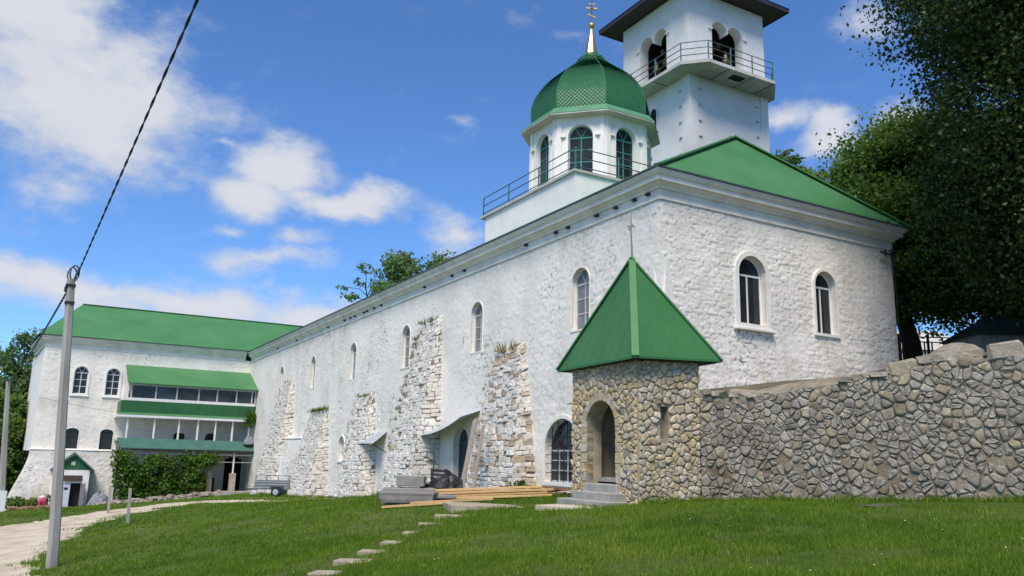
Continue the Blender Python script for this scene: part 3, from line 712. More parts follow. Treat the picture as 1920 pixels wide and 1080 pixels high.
for y in (17.95, 18.59, 19.52, 20.52, 22.19, 22.93, 24.96, 30.04, 31.24, 34.17, 39.78, 40.82, 41.91, 42.42, 43.93, 44.68, 45.73, 48.94, 56, 61.2):
    mb = MB().box((FX-.15, y-.09, 9.30), (FX-.02, y+.05, 9.37)); wpart('beam_hole_block', mb, DARKWOOD, mon)  # dark blocks standing in for the shaded open holes under the cornice
# bracket and cable at the right corner
mb = MB().bar((24.35, FY-.16, 8.93), (25.2, FY-.16, 8.86), .05).bar((24.95, FY-.16, 9.12), (25.0, FY-.16, 8.1), .045).bar((24.6, FY-.16, 9.05), (24.62, FY-.16, 8.82), .05).bar((25.0, FY-.16, 8.45), (25.5, FY-.16, 8.40), .05).bar((25.06, FY-.14, 8.5), (25.1, FY-.14, 5.2), .035)
wpart('insulator_bracket', mb, IRONB, mon)

# buttresses
def buttress(yc0, yc1, yb0, yb1, ztop, zb, xb, seed, singles, brown=0.0, course=.17, bl=.34):
    r = random.Random(seed)
    Tn, Tf = Vector((FX-.16, yc0, ztop)), Vector((FX-.16, yc1, ztop-.1)); Bn, Bf = Vector((xb, yb0, zb)), Vector((xb, yb1, zb))
    Wn, Wf = Vector((FX+.06, yc0-.05, ztop+.25)), Vector((FX+.06, yc1+.05, ztop+.2)); Dn, Df = Vector((FX+.06, yb0-.08, zb)), Vector((FX+.06, yb1+.1, zb))
    mb = MB().add([Tn, Tf, Bn, Bf, Wn, Wf, Dn, Df], [(0, 1, 3, 2), (0, 2, 6, 4), (1, 5, 7, 3), (0, 4, 5, 1), (2, 3, 7, 6)])
    core = wpart('buttress', mb, BCORE, mon)
    H = ztop-zb
    var = block_variants(10, seed); 
    for me in var: me.materials.append(WHITE_S)
    varb = [me.copy() for me in var]
    for me in varb: me.materials.clear(); me.materials.append(BROWN_S)
    rest = MB(); n = 0; items = []
    z = zb
    while z < ztop-.06:
        h = course*r.uniform(.75, 1.3); t = min(1, (z+h/2-zb)/H)
        for face in (0, 1):
            if face == 0: A, B = Bn.lerp(Tn, t), Bf.lerp(Tf, t)
            else: A, B = Dn.lerp(Wn, t), Bn.lerp(Tn, t)
            L = (B-A).length; s = r.uniform(-.2, 0)
            while s < L-.05:
                wl_ = bl*r.uniform(.55, 1.5); c = s+wl_/2; e = min(s+wl_, L); b0 = max(s, 0)
                if e-b0 > .06: items.append((A.lerp(B, (b0+e)/2/L), (B-A).normalized(), e-b0, h, face, t, (b0+e)/2/L))
                s += wl_
        z += h
    items.sort(key=lambda q: -q[2]*q[3]); po = ORG[mon.name]
    for k, (p, d, wl_, h, face, t, al) in enumerate(items):
        if r.random() < .045: continue
        bare = r.random() < brown*(1.6 if face else .35)*(1 if t > .15 else 1.6)+(.45 if face == 0 and al > .84 else 0)+(.4 if t > .9 else 0)+(.3 if face == 0 and al < .1 else 0)
        me = r.choice(varb if bare else var)
        M_ = Matrix((d, Vector((0, 0, 1)).cross(d), Vector((0, 0, 1)))).transposed().to_4x4()
        S_ = Matrix.Diagonal((wl_-r.choice((.008, .02, .035, .06)), r.uniform(.04, .12), h-r.choice((.0, .012, .025, .04)), 1))
        X = Matrix.Translation(p-po+Vector((r.uniform(-.03, .02), 0, r.uniform(-.03, .03)))) @ M_ @ Matrix.Rotation(r.uniform(-.12, .12), 4, 'Y') @ S_
        if n < singles:
            ob = bpy.data.objects.new('stone', me); COL.objects.link(ob); ob.parent = core; ob.matrix_basis = X; n += 1
        else:
            rest.add([X @ v.co for v in me.vertices], [tuple(f.vertices) for f in me.polygons])
    if rest.f:
        ob = bpy.data.objects.new('small_stones', meshv('small_stones', rest.v, rest.f)); COL.objects.link(ob); ob.parent = core; ob.data.materials.append(WHITE_S); ob['kind'] = 'stuff'
    return core
buttress(25.0, 26.9, 24.05, 27.6, 5.6, .2, 13.75, 101, 150, brown=.42)
buttress(32.2, 34.1, 31.9, 35.1, 7.55, -.2, 13.3, 102, 60, brown=.03)
buttress(40.0, 42.4, 39.3, 42.4, 4.7, -.6, 13.65, 103, 30, brown=.1)
buttress(47.8, 51.0, 46.9, 51.5, 4.25, -1.1, 13.35, 104, 30, brown=.04)
buttress(56.1, 58.4, 54.8, 59.6, 6.6, -1.3, 13.2, 105, 30, brown=.04)
# thick battered plinth between the two far buttresses
wall_sheet('plinth', mon, WHITE_B, 51, 56.2, -1.6, 2.6, .07, lambda u, v, d: np.stack([FX-.5-(2.6-v)*.16-d, u, v], -1), seed=61, amp=.05, h=.18, wd=.42, dirtk=.9)
wpart('ledge', MB().prism([(FX-.56, 51, 2.59), (FX-.56, 56.2, 2.59), (FX, 56.2, 2.66), (FX, 51, 2.66)], (0, 0, .03)), WHITE_B, mon)
# curved sheet awning over the glazed door, small sheet further along
mb = MB(); n = 12
for k in range(n+1):
    t = k/n; y = 28.3+t*3.7; zf = 3.15-.62*(1-(1-t)**2.0); zb = 3.45-.5*t
    mb.v += [(13.85, y, zf), (FX, y, zb)]
mb.f = [(2*k, 2*k+2, 2*k+3, 2*k+1) for k in range(n)]
mb2 = MB(); mb2.v = [(v[0], v[1], v[2]-.02) for v in mb.v]; mb2.f = [f[::-1] for f in mb.f]
nv = len(mb.v); mb.add(mb2.v, mb2.f); mb.f += [(2*k, nv+2*k, nv+2*k+2, 2*k+2) for k in range(n)]
wpart('awning', mb, STEEL, mon)
mb = MB().prism([(14.0, 40.0, 2.2), (14.0, 38.0, 2.2), (FX, 38.1, 2.8), (FX, 40.2, 2.75)], (0, 0, .03)); wpart('awning', mb, STEEL, mon)
mb = MB().bar((14.05, 39.9, 2.19), (FX, 40.0, 2.0), .04).bar((14.05, 38.2, 2.19), (FX, 38.1, 1.8), .04); wpart('awning_bracket', mb, IRONB, mon)
mb = MB().bar((13.9, 30.62, 2.60), (13.9, 30.62, .1), .04); wpart('awning_bracket', mb, IRON, mon)

# ------------------------------------------------------------------ domed chapel on the roof
ch = thing('domed_chapel', 'white octagonal drum with green onion dome and gilded cross on a white base', 'chapel', (17.93, 25.5, 9.9))
BX0, BX1, BY0, BY1 = 15.1, 21.2, 22.42, 29.1
mb = MB().box((BX0, BY0, 9.7), (BX1, BY1, 11.5)); wpart('base_block', mb, PLASTER, ch)
mb = MB().box((BX0-.09, BY0-.07, 11.503), (BX1+.05, BY1+.35, 11.6)); wpart('base_slab', mb, SLAB, ch)
def octv(a, z, c=(17.93, 25.5)): 
    R_ = a/math.cos(PI/8); return [(c[0]+R_*math.cos(PI/8+k*PI/4), c[1]+R_*math.sin(PI/8+k*PI/4), z) for k in range(8)]
aD = 2.28
def loft(mb, rings, capb=False, capt=False):
    n = len(rings[0]); b = len(mb.v)
    for r_ in rings: mb.v += [tuple(p) for p in r_]
    for i in range(len(rings)-1):
        for k in range(n): k2 = (k+1) % n; mb.f.append((b+i*n+k, b+i*n+k2, b+(i+1)*n+k2, b+(i+1)*n+k))
    if capb: mb.f.append(tuple(b+k for k in range(n))[::-1])
    if capt: mb.f.append(tuple(b+(len(rings)-1)*n+k for k in range(n)))
    return mb
c8 = Vector((17.93, 25.5, 0)); sd = 2*aD*math.tan(PI/8)
for k in range(8):                                   # each drum face with its arched opening
    an = k*PI/4; n_ = Vector((math.cos(an), math.sin(an), 0)); rz = an+PI/2
    hw = sd/2; W_ = .95; z0, z1 = 12.15, 14.08; zs = z1-W_/2
    poly = [(-hw, 11.55), (-W_/2, 11.55), (-W_/2, zs)] + [(-W_/2*math.cos(PI*j/12), zs+W_/2*math.sin(PI*j/12)) for j in range(1, 12)] + [(W_/2, zs), (W_/2, 11.55), (hw, 11.55), (hw, 14.46), (-hw, 14.46)]
    p0 = c8+n_*aD; eu = Vector((-math.sin(an), math.cos(an), 0))
    mb = MB(); N = len(poly)
    mb.add([p0+eu*u+Vector((0, 0, v)) for u, v in poly] + [p0-n_*.3+eu*u*.86+Vector((0, 0, v)) for u, v in poly], [tuple(range(N)), tuple(range(2*N-1, N-1, -1))] + [(i, (i+1) % N, N+(i+1) % N, N+i) for i in range(N)])
    wpart('drum_wall', mb, PLASTER, ch)
    o = window(ch, tuple(p0+Vector((0, 0, 11.62))), rz, .95, 2.46, .475, 'drum', PLASTER, TEALP, GLASS if k != 5 else GLASSB, trim=.16, depth=.16, cols=2, rows=4, proud=.03, fan=True)
    for s_ in (-1, 1):                               # small imposts and corner pilasters
        q = p0+eu*s_*(hw-.13); mb = MB().bar(q+Vector((0, 0, 11.6))+n_*.015, q+Vector((0, 0, 14.4))+n_*.015, .17, .06, up=n_); wpart('pilaster', mb, PLASTER, ch)
        q2 = p0+eu*s_*.66+Vector((0, 0, zs+.02)); mb = MB().bar(q2-eu*.1+n_*.05, q2+eu*.1+n_*.05, .1, .07); wpart('impost', mb, CORN, ch)
mb = loft(MB(), [octv(2.26, 11.56), octv(2.0, 11.56), octv(1.9, 11.57)]); 
mb = loft(MB(), [octv(aD-.1, 14.40), octv(2.62, 14.40), octv(2.66, 14.41), octv(2.66, 14.46)]); wpart('eave_soffit', mb, SLAB, ch)
mb = loft(MB(), [octv(2.67, 14.465), octv(2.42, 14.78), octv(2.2, 14.84)]); wpart('eave_skirt', mb, DOMEL, ch)
prof_d = [(14.72, 2.24), (14.95, 2.27), (15.2, 2.28), (15.55, 2.27), (15.91, 2.16), (16.2, 2.02), (16.48, 1.84), (16.75, 1.62), (16.93, 1.44), (17.2, 1.12), (17.45, .84), (17.65, .64), (17.9, .46), (18.08, .30), (18.2, .2)]
zz = np.array([p[0] for p in prof_d]); rr = np.array([p[1] for p in prof_d])
mb = loft(MB(), [octv(float(np.interp(z, zz, rr))-.03, float(z)) for z in np.linspace(14.72, 18.2, 30)], capt=True); dome = wpart('dome', mb, DOME, ch)
mb = MB()                                            # diamond scales lying on the dome faces
s = np.r_[0, np.cumsum(np.hypot(np.diff(zz), np.diff(rr)))]
nrow = 27; rows = np.linspace(0, s[-1]*.97, nrow*2+1)
def dome_pt(face, u, sv, lift):
    z = float(np.interp(sv, s, zz)); a_ = float(np.interp(sv, s, rr))+lift; an = face*PI/4; hw = a_*math.tan(PI/8)
    return Vector((17.93+math.cos(an)*a_-math.sin(an)*hw*u, 25.5+math.sin(an)*a_+math.cos(an)*hw*u, z+lift*.4))
for face in range(8):
    for i in range(0, nrow*2-1):
        a_ = float(np.interp(rows[i], s, rr)); nc = max(1, round(2*a_*math.tan(PI/8)/.2))
        nc = 12 if a_ > 1.7 else 9 if a_ > 1.1 else 5 if a_ > .55 else 2
        for c in range(nc+1):
            u = -1+2*(c+(.5 if i % 2 else 0))/nc
            if u > 1.001: continue
            du = .93/nc; ul, ur = max(-1, u-du), min(1, u+du)
            if ur-ul < .01: continue
            mb.add([dome_pt(face, u, rows[max(i-1, 0)]-.012, .048), dome_pt(face, ur, rows[i], .016), dome_pt(face, u, rows[i+1] if i+1 < len(rows) else rows[i], .0), dome_pt(face, ul, rows[i], .016)], [(0, 1, 2, 3)])
o = wpart('dome_scales', mb, DOME, ch); o['kind'] = 'stuff'
for k in range(8):
    mb = MB().tube([octv(float(np.interp(z, zz, rr))+.012, float(z))[k] for z in np.linspace(14.78, 18.15, 16)], .022, 5); wpart('dome_rib', mb, DOME, ch)
mb = loft(MB(), [octv(.27, 18.12), octv(.2, 18.5), octv(.1, 19.0), octv(.055, 19.28)], capt=True); wpart('spire', mb, GOLD, ch)
def lathe(mb, c, prof, n=12):
    return loft(mb, [[(c[0]+r_*math.cos(2*PI*k/n), c[1]+r_*math.sin(2*PI*k/n), c[2]+z) for k in range(n)] for r_, z in prof], True, True)
mb = lathe(MB(), (17.93, 25.5, 19.26), [(.05, 0), (.06, .06), (.12, .12), (.145, .2), (.12, .28), (.04, .33)]); wpart('orb', mb, GOLD, ch, smooth=True)
cx_, cy_, cz_ = 17.93, 25.5, 19.58
mb = MB().box((cx_-.025, cy_-.025, cz_), (cx_+.025, cy_+.025, cz_+.98)).bar((cx_-.22, cy_+.11, cz_+.68), (cx_+.22, cy_-.11, cz_+.68), .05).bar((cx_-.12, cy_+.06, cz_+.88), (cx_+.12, cy_-.06, cz_+.88), .035).bar((cx_-.15, cy_+.07, cz_+.4), (cx_+.15, cy_-.07, cz_+.26), .045)
mb.add(*[[(v[0], v[1], v[2]) for v in lathe(MB(), (cx_, cy_, cz_+.62), [(.02, 0), (.07, .06), (.02, .12)], 8).v], lathe(MB(), (cx_, cy_, cz_), [(.02, 0), (.07, .06), (.02, .12)], 8).f])
wpart('cross', mb, GOLD, ch)
# railing on the base
rp = [(BX0+.02, BY1+.25), (BX0+.02, BY0+.02), (BX1, BY0+.02)]
for x, y in [(BX0+.02, BY1+.25), (BX0+.02, 27.2), (BX0+.02, 24.9), (BX0+.02, BY0+.02), (17.0, BY0+.02), (19, BY0+.02), (BX1, BY0+.02)]:
    mb = MB().bar((x, y, 11.6), (x, y, 12.42), .045); wpart('rail_post', mb, IRONG, ch)
for z in (11.74, 12.08, 12.42):
    mb = MB().tube([(p[0], p[1], z) for p in rp], .02, 6); wpart('rail', mb, IRON, ch)

# ------------------------------------------------------------------ bell tower
TX0, TX1, TY0, TY1 = 25.6, 30.88, 28.03, 33.3
bt = thing('bell_tower', 'tall white square bell tower with balcony, arched belfry and dark overhanging roof', 'tower', (TX0, TY0, 4.5))
def notch_wall(p0, eu, inn, L, zb, zt, op, thick):
    """wall in the plane (p0, eu) with an opening outline op (left bottom .. right bottom) cut from its lower edge"""
    poly = [(0, zb)] + op + [(L, zb), (L, zt), (0, zt)]
    N = len(poly); P0 = Vector(p0); E = Vector(eu); I = Vector(inn)
    A = [P0+E*u+Vector((0, 0, v)) for u, v in poly]; B = [P0+I*thick+E*u+Vector((0, 0, v)) for u, v in poly]
    return MB().add(A+B, [tuple(range(N)), tuple(range(2*N-1, N-1, -1))] + [(i, N+i, N+(i+1) % N, (i+1) % N) for i in range(N)])
mb = MB().box((TX0, TY0, 4), (TX1, TY1, 20.45)); wpart('shaft', mb, PLASTER_T, bt)
for (x, y) in ((TX0, TY0), (TX1, TY0), (TX0, TY1)):
    sx = 1 if x == TX0 else -1; sy = 1 if y == TY0 else -1
    mb = MB().box((min(x-sx*.05, x+sx*.48), min(y-sy*.05, y+sy*.03), 4), (max(x-sx*.05, x+sx*.48), max(y-sy*.05, y+sy*.03), 20.449)); mb.box((min(x-sx*.049, x+sx*.03), min(y+sy*.031, y+sy*.48), 4), (max(x-sx*.049, x+sx*.03), max(y+sy*.031, y+sy*.48), 20.449)); wpart('corner_pilaster', mb, PLASTER_T, bt)
for z in (16.5, 17.33, 18.14, 18.97, 19.77):
    for x in (26.22, 30.12): mb = MB().box((x-.09, TY0-.06, z-.035), (x+.09, TY0-.002, z+.035)); wpart('anchor_block', mb, SLAB, bt)
    mb = MB().box((TX0-.06, 28.64, z-.035), (TX0-.002, 28.82, z+.035)); wpart('anchor_block', mb, SLAB, bt)
window(bt, (TX0-.085, 30.72, 18.32), -PI/2, .5, 1.24, .25, 'slit', PLASTER_T, DARKWOOD, BLACK, trim=.05, depth=.03, cols=1, rows=1, proud=.01, name='slit_window')
mb = MB()
plat = [(24.6, 27.55), (25.55, 26.6), (30.0, 26.6), (31.35, 27.9), (31.5, 33.2), (30.4, 34.4), (25.6, 34.4), (24.6, 33.4)]
mb.prism([(x, y, 20.455) for x, y in plat], (0, 0, .17)); wpart('balcony_slab', mb, SLAB, bt)
for x in (26.9, 28.5, 29.9): mb = MB().box((x-.02, 26.61, 20.44), (x+.02, TY0, 20.452)); wpart('slab_joint', mb, BLACK, bt)
for y in (29.7, 31.4): mb = MB().box((24.61, y-.02, 20.44), (TX0, y+.02, 20.452)); wpart('slab_joint', mb, BLACK, bt)
mb = MB().box((27.5, 26.95, 20.43), (28.3, 27.4, 20.451)); wpart('slab_hatch', mb, BLACK, bt)
ins = [(24.68, 27.6), (25.6, 26.68), (29.95, 26.68), (31.25, 27.95), (31.42, 33.15), (30.35, 34.3), (25.65, 34.3), (24.68, 33.35)]
for z in (20.95, 21.28, 21.62):
    mb = MB().tube([(x, y, z) for x, y in ins+ins[:1]], .021, 6); wpart('rail', mb, IRON, bt)
for i in range(8):
    a, b = Vector(ins[i]), Vector(ins[(i+1) % 8]); nseg = 3 if (b-a).length > 2.5 else 1
    for k in range(nseg):
        p = a.lerp(b, k/nseg); mb = MB().bar((p.x, p.y, 20.62), (p.x, p.y, 21.63), .045); wpart('rail_post', mb, IRONG, bt)
UX0, UX1, UY0, UY1 = 25.5, 30.75, 27.95, 33.2
def twin(c, zb):
    hw, r_ = 1.07, .53; zs = 23.28
    op = [(c-hw, zb), (c-hw, zs)] + [(c-.54-r_*math.cos(PI*j/10), zs+r_*math.sin(PI*j/10)) for j in range(1, 10)] + [(c-.03, zs), (c+.03, zs)] + [(c+.54-r_*math.cos(PI*j/10), zs+r_*math.sin(PI*j/10)) for j in range(1, 10)] + [(c+hw, zs), (c+hw, zb)]
    return op
zb, zt = 20.63, 25.1
for p0, eu, inn, L, c in (((UX0, UY0, 0), (1, 0, 0), (0, 1, 0), UX1-UX0, 28.15-UX0), ((UX0, UY1, 0), (1, 0, 0), (0, -1, 0), UX1-UX0, 28.15-UX0), ((UX0, UY0+.55, 0), (0, 1, 0), (1, 0, 0), UY1-UY0-1.1, 30.66-UY0-.55), ((UX1, UY0+.55, 0), (0, 1, 0), (-1, 0, 0), UY1-UY0-1.1, 30.66-UY0-.55)):
    far = inn[0] < 0 or inn[1] < 0; wpart('belfry_wall', notch_wall(p0, eu, inn, L, zb, zt, [(c-1, zb), (c-.9, 21.4), (c-.5, 21.5), (c-.4, zb)] if far else twin(c, zb), .55), PLASTER_T, bt)
    if far: continue
    for s_ in (-1, 1):
        q = Vector(p0)+Vector(eu)*(c+s_*1.2)-Vector(inn)*.04+Vector((0, 0, 23.28)); mb = MB().bar(q-Vector(eu)*.13, q+Vector(eu)*.13, .1, .07); wpart('impost', mb, CORN, bt)
wpart('belfry_shade_panels', MB().box((UX0+.56, UY1-.6, 21.8), (UX1-.56, UY1-.56, zt)).box((UX1-.6, UY0+.56, 21.8), (UX1-.561, UY1-.61, zt)).box((UX0+.56, UY0+.56, zt-.3), (UX1-.61, UY1-.61, zt-.26)), DARKWOOD, bt)  # dark panels added behind the arches so the belfry inside looks unlit
for x0, y0, x1, y1 in ((UX0+.6, 30.66, UX1-.6, 30.66), (28.15, UY0+.6, 28.15, UY1-.6)):
    mb = MB().bar((x0, y0, 22.95), (x1, y1, 22.95 if x0 != x1 else 23.1), .2, .24); wpart('bell_beam', mb, DARKWOOD, bt)
for (x, y, s_) in ((26.1, 30.15, 1), (26.2, 31.2, .8), (28.6, 28.6, .9), (28.1, 30.6, 1.4)):
    mb = lathe(MB(), (x, y, 22.05), [(.32*s_, 0), (.29*s_, .06), (.2*s_, .2), (.16*s_, .42), (.13*s_, .52), (.04, .58), (.03, .8)], 14); wpart('bell', mb, simple('bell_bronze', (.22, .17, .1), (.15, .12, .08), 5, .4, metal=.7) if 'bell_bronze' not in MATS else MATS['bell_bronze'], bt, smooth=True)
ez, ov = 25.15, .92
E4 = [(UX0-ov, UY0-ov), (UX1+ov, UY0-ov), (UX1+ov, UY1+ov), (UX0-ov, UY1+ov)]
mb = MB().prism([(x, y, ez) for x, y in E4], (0, 0, .03)); wpart('soffit', mb, DARKWOOD, bt)
mb = MB(); mb.add(*sweep([(0, ez-.02), (.05, ez-.02), (.05, ez+.2), (0, ez+.2)], E4, True)); wpart('fascia', mb, ROOFDK, bt)
mb = MB().add([(x, y, ez+.21) for x, y in [(UX0-ov-.08, UY0-ov-.08), (UX1+ov+.08, UY0-ov-.08), (UX1+ov+.08, UY1+ov+.08), (UX0-ov-.08, UY1+ov+.08)]] + [(28.1, 30.6, 28.2)], [(0, 1, 4), (1, 2, 4), (2, 3, 4), (3, 0, 4)]); wpart('roof', mb, ROOFDK, bt)

# ------------------------------------------------------------------ left wing across the far end
lw = thing('monastery_wing', 'three storey white wing with green roof and glazed green balcony at the far end', 'building', (0, LY, -2.8))
f_left = lambda u, v, d: np.stack([u, LY-d, v], -1)
lh = [(2.2, .95, 5.72, 7.80, .475), (4.42, .95, 5.72, 7.80, .475), (2.1, .9, 1.62, 3.14, .28), (4.45, .9, 1.6, 3.14, .28), (9.65, .85, 2.2, 3.05, .25), (12.05, .85, 2.2, 3.12, .25)]
wall_sheet('wall', lw, WHITE, -.45, FX+.1, 1.45, 9.2, .08, f_left, lh, seed=17, amp=.028, h=.2, wd=.5, dirtk=.8, stain=lambda u, v: .4*sstep(5.8, 5.0, v)*sstep(3.9, 4.9, v)+.3*sstep(2.6, 1.6, v))
f_ll = lambda u, v, d: np.stack([u-sstep(1.5, -3, v)*1.15*(u < 5)*np.clip((5.3-u)/5.7, 0, 1), LY-.3-d-.25*sstep(1.5, -3, v), v], -1)
wall_sheet('lower_wall', lw, WHITE_B, -.5, 5.35, -3.3, 1.52, .08, f_ll, [(2.42, 1.35, -3.2, -.75, .05)], seed=19, amp=.05, h=.2, wd=.45, dirtk=.9, stain=lambda u, v: .9*sstep(.4, -2, v))
mb = MB().prism([(-.55, LY-.36, 1.50), (5.35, LY-.36, 1.50), (5.35, LY, 1.58), (-.5, LY, 1.58)], (0, 0, .03)); wpart('ledge', mb, CORN, lw)
mb = MB().add([(-.45, LY, 1.4), (-1.3, LY+12, 1.4), (-1.3, LY+12, 9.2), (-.45, LY, 9.2)], [(0, 1, 2, 3)]); wpart('side_wall', mb, PLASTER, lw)
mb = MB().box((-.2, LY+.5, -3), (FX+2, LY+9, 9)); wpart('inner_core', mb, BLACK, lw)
wall_sheet('porch_back_wall', lw, WHITE_B, 5.3, FX+.1, -2.6, 1.46, .12, f_left, [(7.2, 1.0, -2, .1, .2), (14.0, 1.2, -1.6, 1.2, .2)], seed=23, amp=.03, dirtk=.4)
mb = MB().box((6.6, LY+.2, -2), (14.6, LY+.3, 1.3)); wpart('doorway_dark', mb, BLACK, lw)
prl = [(o_, z+.06) for o_, z in prof]
mb = MB(); mb.add(*sweep(prl, [(-1.2, LY+9), (-.45, LY), (FX-.49, LY)])); wpart('cornice', mb, CORN, lw)
el, er = (-.98, LY-.5, 10.0), (21, LY-.5, 10.0); rl, rr_ = (1.77, LY+4.6, 13.28), (21, LY+4.6, 13.28)
mb = MB().add([el, er, rr_, rl], [(0, 1, 2, 3)]); wpart('roof_slope', mb, GREEN, lw)
mb = MB().add([el, rl, (-1.7, LY+9.7, 10.0)], [(0, 1, 2)]).add([rl, rr_, (21, LY+9.7, 10), (-1.7, LY+9.7, 10)], [(0, 1, 2, 3)]); wpart('roof_slope', mb, GREEN, lw)
mb = MB().bar(Vector(rl)+Vector((0, 0, .03)), Vector(rr_)+Vector((0, 0, .03)), .25, .06); wpart('ridge_cap', mb, GREEN_F, lw)
mb = MB().add(*sweep([(.5, 9.95), (.56, 9.95), (.56, 10.0), (.5, 10.0)], [(-.45, LY), (FX-.5, LY)])); wpart('gutter', mb, IRON, lw)
for x in (2.2, 4.42): window(lw, (x, LY-.015, 5.72), 0, .95, 2.08, .475, 'L', PLASTER, FRAME, GLASS, trim=.13, depth=.2, cols=2, rows=3, proud=.05, fan=True, sill=(.18, .1))
for x in (2.1, 4.45): window(lw, (x, LY-.015, 1.62), 0, .9, 1.52, .28, 'LL', PLASTER, IRONB, GLASS, trim=.06, depth=.3, cols=1, rows=3, proud=.02)
for x in (9.65, 12.05): window(lw, (x, LY-.015, 2.2), 0, .85, .9, .25, 'LG', PLASTER, IRONB, GLASS, trim=.06, depth=.2, cols=2, rows=1, proud=.02)
# glazed balcony
YF = LY-3.2
bal = wpart('balcony', MB().box((4.78, YF-.28, 4.02), (FX-.55, LY-.06, 4.21)), FRAME, lw)
P = [(4.98, YF-.12, 4.35), (FX-.1, YF-.12, 4.35)]
wp = lambda n, mbx, m: wpart(n, mbx, m, bal)
for i in range(8):                                   # green sheet panels of the parapet
    x0 = 4.98+i*(FX-.1-4.98)/8; x1 = 4.98+(i+1)*(FX-.1-4.98)/8
    wp('parapet_panel', MB().box((x0, YF-.12, 4.36), (x1-.012, YF-.05, 5.24)), DGREEN)
wp('parapet_panel', MB().box((4.95, YF-.049, 4.36), (5.02, LY-.06, 5.24)), DGREEN)
wp('parapet_foot', MB().prism([(4.9, YF-.14, 4.36), (4.76, YF-.3, 4.215), (FX-.55, YF-.3, 4.215), (FX-.55, YF-.14, 4.36)], (0, .03, 0.0)), GREEN_F)
wp('sill_rail', MB().box((5.3, YF-.1, 5.25), (FX-.08, YF+.02, 5.46)), FRAME)
wp('head_rail', MB().box((5.3, YF-.1, 6.38), (FX-.08, YF+.02, 6.5)), FRAME_O)
mul = [5.55, 7.24, 8.73, 10.32, 11.69, 13.15, 14.34, FX-.12]
for x in mul: wp('mullion', MB().box((x-.05, YF-.105, 5.461), (x+.05, YF+.0, 6.379)), FRAME_O)
for a, b in zip(mul[:-1], mul[1:]): wp('pane', MB().box((a+.05, YF-.05, 5.461), (b-.05, YF-.03, 6.379)), GLASSB if (a > 7) else GLASS)
wp('side_panel', MB().box((5.3, YF, 5.25), (5.36, LY-.05, 6.6)), FRAME)
wp('balcony_interior', MB().box((5.6, LY-.6, 4.3), (FX-.2, LY-.55, 7.4)), GREYWALL)
wp('balcony_roof', MB().prism([(5.2, YF-.45, 6.5), (FX+.0, YF-.45, 6.5), (FX+.0, LY-.02, 8.12), (5.2, LY-.02, 8.12)], (0, 0, .06)), GREEN)
for x in (5.53, 7.39, 9.12, 10.49, 11.79, 13.07, 14.34): wp('column', MB().box((x-.06, YF-.06, 2.44), (x+.06, YF+.06, 4.019)), FRAME)
wp('gallery_floor', MB().box((5.0, YF-.1, 2.28), (FX-.05, LY-.05, 2.43)), SLAB)
wp('gallery_roof', MB().prism([(5.25, YF-.75, 1.74), (FX+.05, YF-.75, 1.74), (FX+.05, YF-.05, 2.45), (4.95, YF-.05, 2.45)], (0, 0, .05)), TEAL)
wp('fascia_board', MB().box((5.25, YF-.77, 1.60), (FX+.05, YF-.73, 1.735)), IRONB)
wp('porch_beam', MB().box((5.3, YF-.55, 1.38), (FX, YF-.48, 1.46)), FRAME_O)
wp('porch_beam', MB().box((5.3, YF-.5, .86), (FX, YF-.46, .9)), FRAME_O)
px_ = 13.3; pyy = YF-.5; pz = gz(px_, pyy)
wp('porch_post', MB().bar((px_, pyy, .05), (px_, pyy, 1.6), .1), FRAME)
wp('stone_pier', MB().box((px_-.22, pyy-.2, pz-.4), (px_+.22, pyy+.2, .06)), STONE_W)
for x in (11.6,): wp('stone_pier', MB().box((x-.2, pyy-.2, pz-.6), (x+.2, pyy+.2, .2)), STONE_W)
wp('porch_step', MB().box((12.2, YF-1.6, pz-.5), (14.6, YF-.1, pz+.2)), CONC)
wp('porch_step', MB().box((12.0, YF-2.1, pz-.5), (14.4, YF-1.61, pz+.02)), CONC)
wp('bench', MB().box((8.6, LY-1.6, -1.4), (12.4, LY-.9, -.35)), DARKWOOD)
# entrance porch with a small gable
yp = LY-1.45; g0 = gz(2.4, yp)-.1
por = wpart('entrance_porch', MB().box((1.12, yp, -3.0), (1.72, LY-.3, .1)).box((3.1, yp, -3.0), (3.55, LY-.3, .1)).box((1.721, yp, -.3), (3.099, LY-.3, .1)), PLASTER, lw)
wq = lambda n, mbx, m: wpart(n, mbx, m, por)
wq('gable_panel', MB().prism([(1.3, yp-.02, .12), (3.52, yp-.02, .12), (2.41, yp-.02, 1.15)], (0, .08, 0)), DGREEN)
wq('gable_vent', MB().box((2.27, yp-.06, .42), (2.53, yp-.021, .68)), FRAME_O)
wq('gable_roof', MB().prism([(.95, yp-.25, .08), (2.41, yp-.25, 1.36), (2.41, yp-.25, 1.22), (1.1, yp-.25, .05)], (0, 1.3, 0)), TEAL)
wq('gable_roof', MB().prism([(3.87, yp-.25, .08), (3.72, yp-.25, .05), (2.412, yp-.25, 1.22), (2.412, yp-.25, 1.36)], (0, 1.3, 0)), TEAL)
wq('name_board', MB().box((1.9, yp-.06, -.72), (3.1, yp-.003, -.33)), simple('brown_board', (.09, .065, .055), (.06, .045, .04), 4, .7))
wq('transom', MB().box((1.721, yp+.1, -.85), (3.099, yp+.2, -.73)), FRAME)
wq('door_leaf', MB().box((1.73, yp+.08, -2.95), (2.4, yp+.14, -.86)), simple('pale_blue_door', (.55, .58, .66), (.48, .51, .6), 3, .6))
wq('door_plate', MB().box((2.0, yp+.06, -1.32), (2.25, yp+.078, -1.16)), IRONB)
wq('door_leaf', MB().prism([(3.06, yp+.05, -2.9), (3.3, yp-.55, -2.9), (3.3, yp-.55, -.86), (3.06, yp+.05, -.86)], (.05, .01, 0)), simple('grey_door', (.2, .2, .24), (.16, .16, .2), 3, .6))
